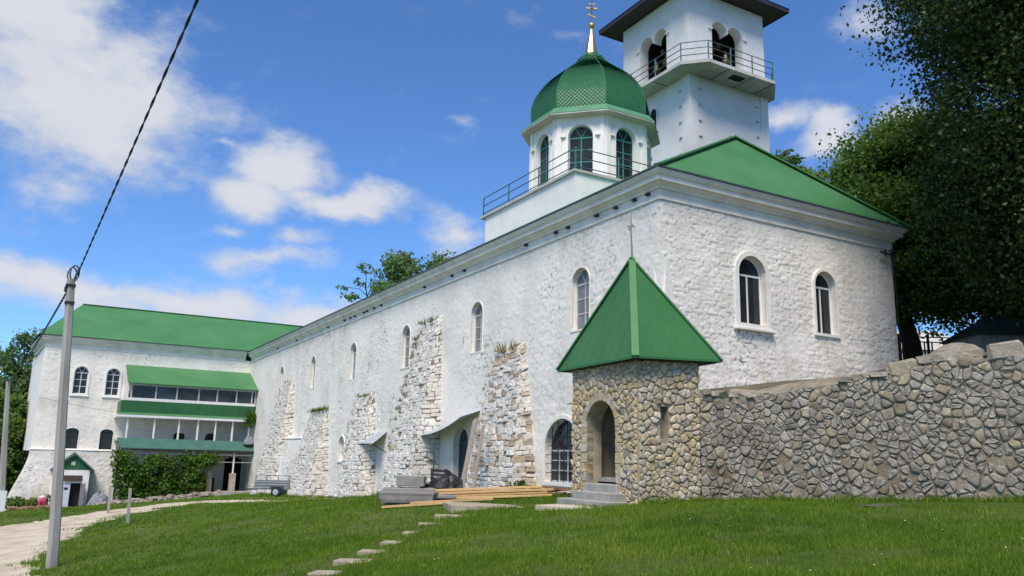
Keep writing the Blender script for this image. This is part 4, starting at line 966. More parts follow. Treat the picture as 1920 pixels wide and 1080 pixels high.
wq('doorway_dark', MB().box((1.74, yp+.5, -2.95), (3.09, yp+.52, -.86)), BLACK)

# ------------------------------------------------------------------ stone gatehouse
N_, L_, R_, B_ = Vector((11.63, 14.67, 0)), Vector((11.76, 17.45, 0)), Vector((13.3, 14.50, 0)), Vector((13.42, 17.3, 0))
gh = thing('gatehouse', 'small rubble stone gatehouse with round archway and steep green pyramid roof', 'gatehouse', (12.4, 15.9, .4))
eL = (L_-N_).normalized(); nL = Vector((-eL.y, eL.x, 0)); nL = nL if nL.x < 0 else -nL
eR = (R_-N_).normalized(); nR = Vector((eR.y, -eR.x, 0)); nR = nR if nR.y < 0 else -nR
LL, LR = (L_-N_).length, (R_-N_).length; zG0, zG1, th = .2, 3.98, .42
ac, aw, az0, az1 = 1.47, 1.29, 1.24, 3.06; azs = az1-aw/2
op = [(ac-aw/2, zG0), (ac-aw/2, azs)] + [(ac-aw/2*math.cos(PI*j/12), azs+aw/2*math.sin(PI*j/12)) for j in range(1, 12)] + [(ac+aw/2, azs), (ac+aw/2, zG0)]
wpart('wall_core', notch_wall(N_, eL, -nL, LL, zG0, zG1, op, th), MORTAR, gh)
sx0, sx1, sz0, sz1 = .60, .82, 2.16, 2.88
for (u0, u1, v0, v1) in ((0.01, sx0, zG0, zG1), (sx1, LR, zG0, zG1), (sx0, sx1, zG0, sz0), (sx0, sx1, sz1, zG1)):
    a, b = N_+eR*u0, N_+eR*u1
    mb = MB().prism([a+Vector((0, 0, v0)), b+Vector((0, 0, v0)), b+Vector((0, 0, v1)), a+Vector((0, 0, v1))], -nR*th); wpart('wall_core', mb, MORTAR, gh)
a = N_+eR*(sx0-.02)-nR*.2; mb = MB().prism([a+Vector((0, 0, sz0)), a+eR*.26+Vector((0, 0, sz0)), a+eR*.26+Vector((0, 0, sz1)), a+Vector((0, 0, sz1))], -nR*.05); wpart('slit_back', mb, MORTARW, gh)
mb = MB().prism([L_, B_, B_+Vector((0, 0, zG1)), L_+Vector((0, 0, zG1))], (0, -.35, 0)); wpart('wall_core', mb, MORTAR, gh)
mb = MB().box((13.05, 14.9, zG0), (13.4, 15.62, zG1)).box((13.05, 15.74, zG0), (13.4, 17.1, zG1)).box((13.06, 15.62, zG0), (13.39, 15.74, 1.9)).box((13.06, 15.62, 2.75), (13.39, 15.74, zG1)); wpart('wall_core', mb, MORTARW, gh)
mb = MB().prism([N_+Vector((.3, .3, 1.14)), R_+Vector((-.1, .3, 1.14)), B_+Vector((-.1, -.3, 1.14)), L_+Vector((.3, -.3, 1.14))], (0, 0, .1)); wpart('floor', mb, CONC, gh)
r = random.Random(5)
UPZ = Vector((0, 0, 1))
cellsL = []
for P in voronoi(0.02, LL, .45, zG1-.02, .17, .115, r, jit=.6, asp=1.0, drop=.16):
    c = np.array(P).mean(0)
    if arch_in(np.array([c[0]]), np.array([c[1]]), (ac, aw, 0, az1, aw/2), .17)[0] and c[1] > azs-.05: continue
    if arch_in(np.array([p[0] for p in P]), np.array([p[1] for p in P]), (ac, aw, 0, az1, aw/2), .0).any():
        lim0, lim1 = ac-aw/2, ac+aw/2
        P = clip_poly(P, 1, 0, lim0) if c[0] < lim0 else clip_poly(P, -1, 0, -lim1) if c[0] > lim1 else []
        if len(P) < 3 or c[1] > azs: continue
    cellsL.append(P)
lay_stones(gh, cellsL, lambda u, v: (N_+eL*u+UPZ*v, eL, UPZ, nL), STONE_G, r, 150, proud=.045, gap=.006)
cellsR = []
for P in voronoi(0.02, LR, .45, zG1-.02, .17, .115, r, jit=.6, asp=1.0, drop=.16):
    c = np.array(P).mean(0)
    if sx0-.06 < c[0] < sx1+.06 and sz0-.04 < c[1] < sz1+.04: continue
    if sz0 < c[1] < sz1: P = clip_poly(P, 1, 0, sx0) if c[0] < sx0 else clip_poly(P, -1, 0, -sx1)
    if len(P) >= 3: cellsR.append(P)
lay_stones(gh, cellsR, lambda u, v: (N_+eR*u+UPZ*v, eR, UPZ, nR), STONE_G, r, 150, proud=.05, gap=.006)
nv = 11
for k in range(nv):                                  # voussoirs
    t0, t1 = PI*k/nv+.012, PI*(k+1)/nv-.012; ri, ro = aw/2, aw/2+r.uniform(.17, .21)+(.05 if k == nv//2 else 0)
    poly = [(ac-rad*math.cos(t), azs+rad*math.sin(t)) for rad, t in ((ri, t0), (ri, (t0+t1)/2), (ri, t1), (ro, t1), (ro, t0))]
    mb = MB().prism([N_+eL*u+UPZ*v+nL*.055 for u, v in poly], -nL*.3); wpart('voussoir', mb, DRESS, gh)
z = az0-.1
while z < azs-.06:                                   # jamb stones
    h = r.uniform(.16, .26)
    for sgn in (-1, 1):
        w_ = r.uniform(.16, .3); u0 = ac+sgn*aw/2; u1 = u0+sgn*w_
        mb = MB().prism([N_+eL*u+UPZ*v+nL*r.uniform(.045, .07) for u, v in ((u0, z), (u1, z), (u1, min(z+h, azs)-.012), (u0, min(z+h, azs)-.012))], -nL*.25); wpart('jamb_stone', mb, DRESS, gh, bevel=.012)
    z += h
# steps up to the arch
for k, (x0, zt, y0, y1) in enumerate(((11.0, .74, 15.0, 17.0), (11.25, .92, 15.05, 16.7), (11.5, 1.1, 15.3, 16.6))):
    mb = MB().box((x0, y0, .3), (12.0-.01*k, y1, zt)); wpart('step', mb, CONCG if False else CONC, gh, bevel=.015)
# roof
EN, EL_, ER_, EB = Vector((11.35, 14.38, 3.95)), Vector((11.62, 18.0, 3.94)), Vector((13.8, 14.2, 4.03)), Vector((13.95, 17.8, 3.98)); APX = Vector((12.5, 15.95, 6.68))
for a, b in ((EN, EL_), (ER_, EN), (EB, ER_), (EL_, EB)):
    n_ = (b-a).cross(APX-a).normalized()
    sl_ = wpart('roof_slope', MB().add([a, b, APX], [(0, 1, 2)]).add([a-UPZ*.05, b-UPZ*.05, b, a], [(0, 1, 2, 3)]), GREEN_G, gh)
    if n_.z < 0: n_ = -n_
    L = (b-a).length; fx_ = MB()
    for k in range(1, 9):                            # sheet ribs
        t = k/9; foot = a.lerp(b, t); mid = .5; hgt = 1-abs(t-mid)/mid
        top = foot+(APX-a.lerp(b, .5))*hgt*.96
        fx_.bar(foot+n_*.001, top+n_*.001, .014, .008, up=n_)
    o = wpart('sheet_rib', fx_, GREEN_G, gh)
for e in (EN, EL_, ER_, EB): wpart('ridge_cap', MB().bar(e+UPZ*.005, APX+UPZ*.02, .17, .035), GREEN, gh)
mb = MB().prism([EN+Vector((.1, .1, -.03)), ER_+Vector((-.1, .1, -.05)), EB+Vector((-.1, -.1, -.05)), EL_+Vector((.1, -.1, -.03))], (0, 0, -.03)); wpart('soffit', mb, DARKWOOD, gh)
mb = MB().tube([(12.5, 15.95, 6.62), (12.49, 15.95, 7.0), (12.46, 15.93, 7.3), (12.47, 15.95, 7.95)], [.03, .024, .02, .008], 6).bar((12.40, 16.02, 7.52), (12.54, 15.88, 7.52), .035).bar((12.42, 15.96, 7.42), (12.51, 15.94, 7.58), .04); wpart('finial', mb, WOODO, gh)

# ------------------------------------------------------------------ rubble boundary wall
W0, W1 = Vector((13.33, 14.5, 0)), Vector((16.0, 8.75, 0)); eW = (W1-W0).normalized(); nW = Vector((eW.y, -eW.x, 0)); nW = nW if nW.x < 0 else -nW
sw = thing('stone_wall', 'weathered rubble stone boundary wall running right from the gatehouse', 'wall', (14.5, 12, .6))
tu = [-.1, .03, .38, 1.07, 2.27, 3.38, 4.33, 4.78, 5.04, 5.43, 5.78, 6.32, 6.8, 8, 10.5]; tz = [3.27, 3.27, 3.19, 3.10, 3.29, 3.42, 3.56, 3.66, 3.80, 3.86, 3.78, 3.84, 3.80, 3.9, 4.0]
wtop = lambda u: float(np.interp(u, tu, tz))
LWL = 10.5; mb = MB(); n = 42
for k in range(n+1):
    u = LWL*k/n-.0; p = W0+eW*u; q = p-nW*.55
    mb.v += [tuple(p+UPZ*.3), tuple(p+UPZ*(wtop(u)-.03)), tuple(q+UPZ*(wtop(u)-.05)), tuple(q+UPZ*.3)]
for k in range(n):
    b = 4*k
    for j in range(3): mb.f.append((b+j, b+4+j, b+5+j, b+1+j))
wpart('wall_core', mb, MORTARW, sw)
r = random.Random(11); cells = []
for P in voronoi(0.0, LWL, .55, 4.2, .185, .12, r, jit=.62, drop=.2):
    c = np.array(P).mean(0)
    if c[1] > wtop(c[0]) - .02: continue
    t_ = wtop(c[0])+.03; P = clip_poly(P, 0, 1, t_)
    s_ = r.uniform(.78, 1.0) if c[1] < 2.1 else r.uniform(.9, 1.0)            # more mortar shows low down
    P = [(c[0]+(p[0]-c[0])*s_, c[1]+(p[1]-c[1])*s_) for p in P]
    if len(P) >= 3 and (c[1] > 2.2 or r.random() > .07): cells.append(P)
lay_stones(sw, cells, lambda u, v: (W0+eW*u+UPZ*v, eW, UPZ, nW), STONE_W, r, 300, proud=.036, gap=.004)
var = block_variants(8, 77, .12)
for me in var: me.materials.append(STONE_W)
u = .1
while u < 9.8:                                       # loose top course
    w_ = r.uniform(.22, .7) if u > 4 else r.uniform(.16, .34); h = r.uniform(.12, .34) if u > 4 else r.uniform(.08, .16)
    p = W0+eW*(u+w_/2)-nW*r.uniform(.08, .22)+UPZ*(wtop(u+w_/2)+h*.22)
    if u < 1.2 or u > 2.9:
        ob = bpy.data.objects.new('stone', r.choice(var)); COL.objects.link(ob); ob.parent = sw; ob.location = p-ORG[sw.name]; ob.scale = (w_, r.uniform(.3, .42), h); ob.rotation_euler = (r.uniform(-.1, .1), r.uniform(-.22, .12), math.atan2(eW.y, eW.x)+r.uniform(-.1, .1))
    u += w_*.96
p = W0+eW*5.38-nW*.3                                 # boulder on the crown of the wall
mb = MB(); rings = []
for k in range(5):
    f = k/4; rad = [.52, .5, .42, .27, .08][k]
    rings.append([(p.x+eW.x*math.cos(t)*rad*1.1-nW.x*math.sin(t)*rad*.6+r.uniform(-.03, .03), p.y+eW.y*math.cos(t)*rad*1.1-nW.y*math.sin(t)*rad*.6+r.uniform(-.03, .03), 3.72+[0, .14, .26, .37, .42][k]) for t in np.linspace(0, 2*PI, 10, endpoint=False)])
loft(mb, rings, True, True); wpart('boulder', mb, STONE_W, sw)
mb = MB(); n = 16                                    # sloped mortar haunch behind the wall head
for k in range(n+1):
    u = .45+3.3*k/n; p = W0+eW*u-nW*.2; q = p-nW*.75; t = k/n
    mb.v += [tuple(p+UPZ*(wtop(u)-.03)), tuple(q+UPZ*(wtop(u)+.28-.1*abs(t-.4)))]
mb.f = [(2*k, 2*k+2, 2*k+3, 2*k+1) for k in range(n)]; wpart('mortar_haunch', mb, MORTARW, sw)

# terrace retained by the wall
P = []; ns, nt2 = 30, 24
for i in range(ns+1):
    u = -4+26*i/ns
    for j in range(nt2+1):
        t = .5+(j/nt2)**1.6*60; p = W0+eW*u-nW*t
        P.append((p.x, p.y, min(5.15, wtop(min(u, 10.5))-.28+.17*t)+.06*random.random()))
ii = np.arange(len(P)).reshape(ns+1, nt2+1)
struct('terrace', mesh_np('terrace', P, np.stack([ii[:-1, :-1], ii[1:, :-1], ii[1:, 1:], ii[:-1, 1:]], -1).reshape(-1, 4), smooth=True), TERR)

# ------------------------------------------------------------------ poles, cables, posts
def pole(name, label, base, top, w0, d0, w1, d1, rotz, fit=True):
    t = thing(name, label, 'utility pole', base, None); b, tp = Vector(base), Vector(top)
    ca, sa = math.cos(rotz), math.sin(rotz)
    mb = MB(); rings = []
    n = 10
    for k in range(n+1):
        f = k/n; c = b.lerp(tp, f)-UPZ*(.4 if k == 0 else 0); hw, hd_ = (w0+(w1-w0)*f)/2, (d0+(d1-d0)*f)/2; ch_ = hw*.35
        pts = [(-hw+ch_, -hd_), (hw-ch_, -hd_), (hw, -hd_+ch_), (hw, hd_-ch_), (hw-ch_, hd_), (-hw+ch_, hd_), (-hw, hd_-ch_), (-hw, -hd_+ch_)]
        rings.append([(c.x+x*ca-y*sa, c.y+x*sa+y*ca, c.z) for x, y in pts])
    loft(mb, rings, True, True); wpart('shaft', mb, CONCP, t)
    if fit:
        for dz in (-.18, -.62): 
            c = b.lerp(tp, 1+dz/(tp-b).length); mb = MB().box((c.x-w1/2-.03, c.y-d1/2-.03, c.z-.03), (c.x+w1/2+.03, c.y+d1/2+.03, c.z+.03)); wpart('steel_band', mb, IRONB, t)
        c = tp; lp = [(c.x+.06+.10*math.cos(a), c.y-.05, c.z+.14+.2*math.sin(a)) for a in np.linspace(0, 2*PI, 15)]
        mb = MB().tube(lp, .022, 6).tube([(q[0]-.05, q[1]+.08, q[2]-.04) for q in lp], .02, 6).tube([(c.x+.02, c.y, c.z-.25), (c.x+.1, c.y-.06, c.z+.1), (c.x+.16, c.y-.1, c.z+.3)], .03, 6); wpart('cable_coil', mb, IRON, t)
        mb = MB().box((c.x-.12, c.y-.06, c.z-.34), (c.x-.04, c.y+.06, c.z-.22)); wpart('clamp', mb, IRONB, t)
    return t
p1b = (0.64, 22.61, gz(.64, 22.61)-.05); p1t = (0.2, 22.86, 5.78)
pole('utility_pole', 'tall leaning grey concrete utility pole standing in the lawn', p1b, p1t, .235, .2, .165, .15, .35)
p2b = (-1.3, 52.45, gz(-1.3, 52.45)-.05); p2t = (-1.86, 52.73, 5.15)
t2 = pole('utility_pole', 'thin distant concrete utility pole with white foot at the left edge', p2b, p2t, .34, .3, .2, .18, .3, fit=False)
wpart('white_foot', MB().box((p2b[0]-.2, p2b[1]-.19, p2b[2]-.2), (p2b[0]+.16, p2b[1]+.17, p2b[2]+1.15)), FRAME, t2)
def cable(name, label, A, B, sag, rad, twist=0, m=None, over=None, n=60):
    A, B = Vector(A), Vector(B); mb = MB(); S_ = 2 if twist else 1
    for s_ in range(S_):
        pts = []
        for k in range(n+1):
            f = k/n; p = A.lerp(B, f)-UPZ*sag*4*f*(1-f)
            if twist: an = f*twist*2*PI+s_*PI; p = p+Vector((math.cos(an), 0, math.sin(an)))*rad*.95
            pts.append(p)
        mb.tube(pts, rad, 5)
    return wthing(name, mb, m or IRONB, A, label, 'cable')
CAB = simple('blue_black_cable', (.012, .015, .03), (.02, .024, .04), 9, .5)
cable('power_cable', 'dark twisted power cable rising from the tall concrete pole to the upper edge', (p1t[0]+.12, p1t[1]-.08, p1t[2]+.1), (2.05, -6, 9.2), .02, .0115, 30, CAB, n=240)
cable('power_cable', 'dark power cable sloping down from the tall pole to the far pole', (p1t[0], p1t[1], p1t[2]-.2), (p2t[0], p2t[1], p2t[2]-.1), .25, .018, 40, CAB, n=160)
cable('service_wire', 'thin wire strung along the white wall of the far wing', (-.4, LY-.5, 5.3), (9.4, YF-.4, 4.0), .25, .012, 0, IRON)
for (x, y, h, lean, lab) in ((3.31, 34.9, 1.3, -.06, 'slim concrete fence post with pale top in the grass beside the track'), (3.28, 44.1, 1.27, -.05, 'farther faint concrete fence post beside the gravel track near the doorway')):
    z = gz(x, y); mb = MB().add([(x-.06, y-.06, z-.3), (x+.06, y-.06, z-.3), (x+.06, y+.06, z-.3), (x-.06, y+.06, z-.3), (x-.05+lean, y-.05, z+h), (x+.05+lean, y-.05, z+h), (x+.05+lean, y+.05, z+h), (x-.05+lean, y+.05, z+h)], [(0, 3, 2, 1), (4, 5, 6, 7), (0, 1, 5, 4), (1, 2, 6, 5), (2, 3, 7, 6), (3, 0, 4, 7)])
    wthing('fence_post', mb, CONCP, (x, y, z), lab, 'post', 'fence posts along the track', bevel=.008)

# ------------------------------------------------------------------ building materials in front of the facade
zg = gz(10.5, 21.5)
r = random.Random(21)
A, B = Vector((13.0, 20.8, 0)), Vector((9.9, 22.35, 0)); d = (B-A).normalized(); s_ = Vector((-d.y, d.x, 0))
pl_lab = ['orange brown plank at the bottom front of the lumber pile', 'plank at the bottom middle of the lumber pile', 'plank at the bottom back of the lumber pile', 'plank in the second layer of the lumber pile, front', 'plank in the second layer of the lumber pile, back', 'plank in the third layer of the lumber pile, front', 'plank in the third layer of the lumber pile, back', 'top plank of the lumber pile by the facade']
k = 0
for lay, offs in enumerate(((-.3, 0, .3), (-.18, .14), (-.15, .16), (0,))):
    for of in offs:
        a = A+s_*of+d*r.uniform(-.3, .15)+UPZ*(gz(A.x, A.y)+.08+lay*.075); b = B+s_*of+d*r.uniform(-.35, .1)+UPZ*(gz(B.x, B.y)+.10+lay*.075)
        wthing('plank', MB().bar(a, b, .24, .06), WOODN, a, pl_lab[k], 'plank', 'planks in the lumber pile', bevel=.005); k += 1
for i, (ax, ay, bx, by, zz_, lab) in enumerate(((9.9, 20.5, 8.35, 21.6, .06, 'long yellow plank lying in the grass in front of the lumber pile'), (10.9, 20.0, 9.0, 21.2, .10, 'second yellow plank lying nearer the concrete kerb'))):
    a, b = Vector((ax, ay, gz(ax, ay)+zz_)), Vector((bx, by, gz(bx, by)+zz_)); wthing('plank', MB().bar(a, b, .3, .05), WOODN, a, lab, 'plank', 'loose planks in the grass')
mb = MB()
for i in range(26):
    x = 13.0+r.uniform(-.1, 1.0); y = 20.85-r.uniform(-.1, .55)*(x-12.9)+r.uniform(-.15, .15); z = gz(x, y)+r.uniform(.04, .3); an = r.uniform(-.5, .5); L = r.uniform(.3, .8)
    dd = (-d*math.cos(an)+s_*math.sin(an))*L/2; mb.bar(Vector((x, y, z))-dd, Vector((x, y, z+r.uniform(-.06, .1)))+dd, r.uniform(.03, .08), r.uniform(.02, .05))
wthing('broken_boards', mb, RUST, (13.2, 20.7, zg), 'heap of splintered brown board ends at the right end of the lumber pile', 'wood scraps')
for (x0, y0, w_, dpt, h, zofs, lab, rz) in ((8.75, 22.75, 1.5, .9, .55, 0, 'large grey concrete block beside the black heap', -.5), (9.15, 22.7, .8, .7, .3, .55, 'smaller grey concrete block resting on top of the large block', -.5)):
    z = gz(x0, y0)+zofs-(.05 if zofs == 0 else .05)
    o = link('concrete_block', MB().box((0, 0, 0), (w_, dpt, h)).mesh('concrete_block', bevel=.02), CONCG, None, (x0, y0, z), rz); tag(o, lab, 'concrete block', 'grey blocks by the lumber')
mb = MB(); rings = []
for (z, e) in ((0, -.12), (.08, -.04), (.2, 0), (.24, .05), (.29, .05)):
    rings.append([(x*(1+e*.6), y*(1+e), z) for x, y in ((-.75, -.3), (.75, -.3), (.85, 0), (.75, .3), (-.75, .3), (-.85, 0))])
loft(mb, rings, True, True); o = link('mortar_trough', mb.mesh('mortar_trough'), CONCG, None, (9.2, 21.95, gz(9.2, 21.95)+.06), -.52); tag(o, 'low grey mortar trough lying in front of the concrete blocks', 'trough')
mb = MB().box((-.6, -.28, 0), (.6, .28, .09)); o = link('concrete_slab', mb.mesh('s', bevel=.012), CONCG, None, (9.95, 21.75, gz(9.95, 21.75)+.12), -.45); tag(o, 'thin grey slab propped between the trough and the planks', 'slab')
# black sheeting heap: lumpy mound
def mound(name, m, c, rx, ry, h, label, cat, seed, kind=None, rot=0, n=18, rough=.35):
    V = []; Fc = []; rg = 8
    for i in range(rg+1):
        f = i/rg
        for k in range(n):
            a = 2*PI*k/n; rad = math.cos(f*PI/2)*(1+rough*(float(fbm(math.cos(a)*2+f*2, math.sin(a)*2+f, seed))-.5)*2)
            x, y = math.cos(a)*rad*rx, math.sin(a)*rad*ry
            V.append((x*math.cos(rot)-y*math.sin(rot), x*math.sin(rot)+y*math.cos(rot), -.08+h*math.sin(f*PI/2)*(1+rough*(float(fbm(a*1.3, f*3, seed+3))-.5)*1.5)))
    for i in range(rg):
        for k in range(n): k2 = (k+1) % n; Fc.append((i*n+k, i*n+k2, (i+1)*n+k2, (i+1)*n+k))
    Fc.append(tuple(rg*n+k for k in range(n)))
    me = meshv(name, V, Fc); o = link(name, me, m, None, c); return tag(o, label, cat, None, kind)
mound('plastic_heap', PLASTIC, (10.75, 22.75, gz(10.75, 22.75)), .62, .5, .78, 'crumpled black plastic sheeting heap between concrete blocks and leaning boards', 'heap', 5, rot=-.5, rough=.5)
mound('rolled_tarp', TARP, (14.35, YF-.35, 2.35), .45, .35, .6, 'dark blue grey rolled tarpaulin on the right end of the gallery roof', 'tarpaulin', 71, rough=.4)
mound('plastic_heap', PLASTIC, (11.75, 22.6, gz(11.75, 22.6)), .6, .35, .32, 'low scrap of black plastic sheeting right of the big black heap', 'heap', 15, rot=-.5, rough=.5)
for (bx, by, tx, ty, tz_, w_, lab) in ((11.98, 24.25, 13.55, 26.4, 3.0, .2, 'weathered grey board leaning against the front buttress, left of two'), (12.32, 24.05, 13.62, 25.9, 2.75, .13, 'narrower weathered board leaning against the front buttress, right of two')):
    a = Vector((bx, by, gz(bx, by)-.02)); wthing('leaning_board', MB().bar(a, (tx, ty, tz_), w_, .05, up=(-1, -.3, .2)), WOODO, a, lab, 'board', 'boards leaning on the buttress')
# dark bench and clutter under the awning
bx, by = 13.6, 29.9; z = gz(bx, by)
t = thing('garden_bench', 'dark slatted bench under the sheet metal awning', 'bench', (bx, by, z))
wpart('seat', MB().box((bx-.3, by-.75, z+.42), (bx+.2, by+.75, z+.48)), WOODO, t)
for k in range(3): wpart('back_slat', MB().box((bx+.2, by-.75, z+.55+k*.16), (bx+.25, by+.75, z+.65+k*.16)), DARKWOOD, t)
for yy in (-.65, .6): wpart('leg', MB().box((bx-.28, by+yy, z-.05), (bx+.24, by+yy+.06, z+.42)).box((bx+.17, by+yy, z+.419), (bx+.199, by+yy+.06, z+1.0)), IRONB, t)
# concrete kerb, slab and lawn steps
a, b = Vector((9.2, 19.9, 0)), Vector((11.25, 16.7, 0)); dk = (b-a).normalized(); nk = Vector((dk.y, -dk.x, 0))
def slabpoly(name, pts, z, h, m, label, cat, group=None, bevel=.012):
    mb = MB().prism([(x, y, z-h) for x, y in pts], (0, 0, h)); c = (sum(p[0] for p in pts)/len(pts), sum(p[1] for p in pts)/len(pts), z-h); return wthing(name, mb, m, c, label, cat, group, bevel=bevel)
slabpoly('concrete_landing', [(8.95, 18.6), (9.75, 18.3), (11.0, 16.75), (11.3, 17.2), (10.2, 19.6), (9.4, 20.0)], .48, .5, MORTAR, 'pale concrete landing slab before the gatehouse archway', 'slab')
slabpoly('paving_slab', [(9.9, 16.2), (10.55, 15.1), (11.25, 14.85), (11.35, 15.6), (10.7, 16.5)], gz(10.6, 15.7)+.05, .2, PATHM, 'flat pale stone slab in the grass at the foot of the gatehouse steps', 'slab')
st = [(8.6, 17.6), (7.45, 16.24), (6.39, 15.0), (5.58, 13.85), (4.89, 12.97), (4.26, 12.07), (3.65, 11.26), (3.2, 10.6)]
ords = ['topmost', 'second from the top', 'third from the top', 'fourth from the top', 'fourth from the bottom', 'third from the bottom', 'second from the bottom', 'lowest']
for k, (x, y) in enumerate(st):
    z = gz(x, y)+.035; an = .95+r.uniform(-.1, .1); hw = (.5, .34, .16, .2, .24, .27, .27, .28)[k]; dpt = .17
    eu = Vector((math.cos(-.515), math.sin(-.515), 0)); ev = Vector((-eu.y, eu.x, 0)); c = Vector((x, y, 0))
    pts = [c-eu*hw-ev*dpt, c+eu*hw-ev*dpt, c+eu*(hw*.9)+ev*dpt, c-eu*hw*.95+ev*dpt]
    slabpoly('lawn_step', [(p.x+r.uniform(-.04, .04), p.y+r.uniform(-.03, .03)) for p in pts], z, .35, MORTAR, 'worn concrete step sunk in the lawn, %s of the flight' % ords[k], 'step', 'steps down the lawn')
mound('dry_grass_heap', WEED if False else simple('dry_clippings', (.12, .12, .08), (.06, .065, .04), 14, .95, bump=1, bscale=18), (13.76, 10.03, gz(13.76, 10.03)), .55, .25, .13, 'small heap of grey dry clippings on the grass before the stone wall', 'heap', 31, rot=-.5, rough=.5)

# ------------------------------------------------------------------ trailer
tl = Vector((11.65, 51.6, 0)); tr_ = Vector((math.cos(yaw), -math.sin(yaw), 0)); tf = Vector((tr_.y*-1, tr_.x, 0)); zt_ = gz(12.3, 51.4)
t = thing('cargo_trailer', 'small grey single axle cargo trailer parked at the buttress foot', 'trailer', (12.5, 51.3, zt_))
def tb(u0, u1, w0, w1, z0, z1):
    pts = [tl+tr_*u+tf*w_ for u, w_ in ((u0, w0), (u1, w0), (u1, w1), (u0, w1))]; return MB().prism([p+UPZ*(zt_+z0) for p in pts], (0, 0, z1-z0))
wpart('floor', tb(0, 2.1, 0, 1.2, .42, .48), CONCG, t)
TRG = simple('trailer_grey_paint', (.2, .21, .22), (.16, .165, .175), 3, .5, metal=.2)
wpart('side_panel', tb(0, 2.1, -.03, 0, .42, .95), TRG, t); wpart('side_panel', tb(0, 2.1, 1.2, 1.23, .42, .95), TRG, t)
wpart('end_panel', tb(-.03, 0, 0, 1.2, .42, .95), TRG, t); wpart('end_panel', tb(2.1, 2.13, 0, 1.2, .42, .95), TRG, t)
for z in (.52, .7, .86): wpart('panel_rib', tb(0, 2.1, -.05, -.031, z, z+.03), STEEL, t)
for u in (.05, .7, 1.4, 2.05): wpart('stake', tb(u-.02, u+.02, -.02, .02, .95, 1.24), IRON, t)
wpart('top_rail', tb(0, 2.1, -.02, .02, 1.24, 1.27), IRON, t)
wpart('mudguard', tb(.95, 1.75, -.2, -.03, .56, .62), IRONB, t)
wpart('drawbar', tb(-1.1, 0, .55, .65, .36, .44), IRONB, t)
for w_ in (-.15, 1.3):
    c = tl+tr_*1.35+tf*w_+UPZ*(zt_+.29); wh = wpart('wheel', MB().tube([c-tf*.08, c-tf*.06, c+tf*.06, c+tf*.08], [.25, .29, .29, .25], 16), RUBBER, t)
    wpart('rim', MB().tube([c-tf*.09, c-tf*.082], [.13, .17], 12), STEEL, wh)

# ------------------------------------------------------------------ stooping person by the flower bed
zp = gz(.72, 68.2)+.03
ps = thing('person', 'person in pink trousers and white top stooping over the flower bed', 'person', (.72, 68.2, zp))
def skin_body(name, verts, edges, rad, m, parent):
    me = bpy.data.meshes.new(name); me.from_pydata(verts, edges, []); me.update(); o = bpy.data.objects.new(name, me); COL.objects.link(o); o.parent = parent
    md = o.modifiers.new('skin', 'SKIN'); md.use_smooth_shade = True
    for i, v in enumerate(me.skin_vertices[0].data): v.radius = (rad[i], rad[i]); v.use_root = (i == 0)
    o.modifiers.new('sub', 'SUBSURF').levels = 1; o.modifiers['sub'].render_levels = 1
    me.materials.append(m); return o
vb = [(0, 0, .86), (0, .16, .98), (0, .42, .98), (0, .52, .93), (0, .66, .88), (0, .74, .84),
      (-.11, 0, .8), (-.13, .03, .46), (-.14, 0, .08), (-.14, .14, .04), (.11, 0, .8), (.13, .03, .46), (.14, 0, .08), (.14, .14, .04),
      (-.2, .45, .93), (-.24, .5, .66), (-.2, .62, .42), (-.19, .66, .33), (.2, .45, .93), (.24, .5, .66), (.2, .62, .42), (.19, .66, .33)]
eb = [(0, 1), (1, 2), (2, 3), (3, 4), (4, 5), (0, 6), (6, 7), (7, 8), (8, 9), (0, 10), (10, 11), (11, 12), (12, 13), (2, 14), (14, 15), (15, 16), (16, 17), (2, 18), (18, 19), (19, 20), (20, 21)]
rb = [.15, .14, .15, .06, .1, .09, .1, .07, .05, .04, .1, .07, .05, .04, .06, .045, .035, .03, .06, .045, .035, .03]
skin_body('body', vb, eb, rb, SKIN, ps)
skin_body('trousers', [(0, -.01, .87), (0, .08, .93), (-.12, -.01, .78), (-.14, .03, .46), (-.14, 0, .2), (.12, -.01, .78), (.14, .03, .46), (.14, 0, .2)], [(0, 1), (0, 2), (2, 3), (3, 4), (0, 5), (5, 6), (6, 7)], [.19, .17, .135, .1, .085, .135, .1, .085], PINK, ps)
skin_body('shirt', [(0, .1, .98), (0, .28, 1.0), (0, .42, .99), (-.2, .45, .94), (-.24, .49, .72), (.2, .45, .94), (.24, .49, .72)], [(0, 1), (1, 2), (2, 3), (3, 4), (2, 5), (5, 6)], [.17, .17, .16, .075, .06, .075, .06], WCLOTH, ps)
skin_body('head_scarf', [(0, .64, .91), (0, .72, .87)], [(0, 1)], [.12, .1], WCLOTH, ps)
mound('tarp_bundle', TARP, (4.35, 67.6, gz(4.35, 67.6)+.1), .75, .5, 1.0, 'grey tarpaulin covered bundle on the rubble right of the doorway', 'bundle', 51, rough=.4)

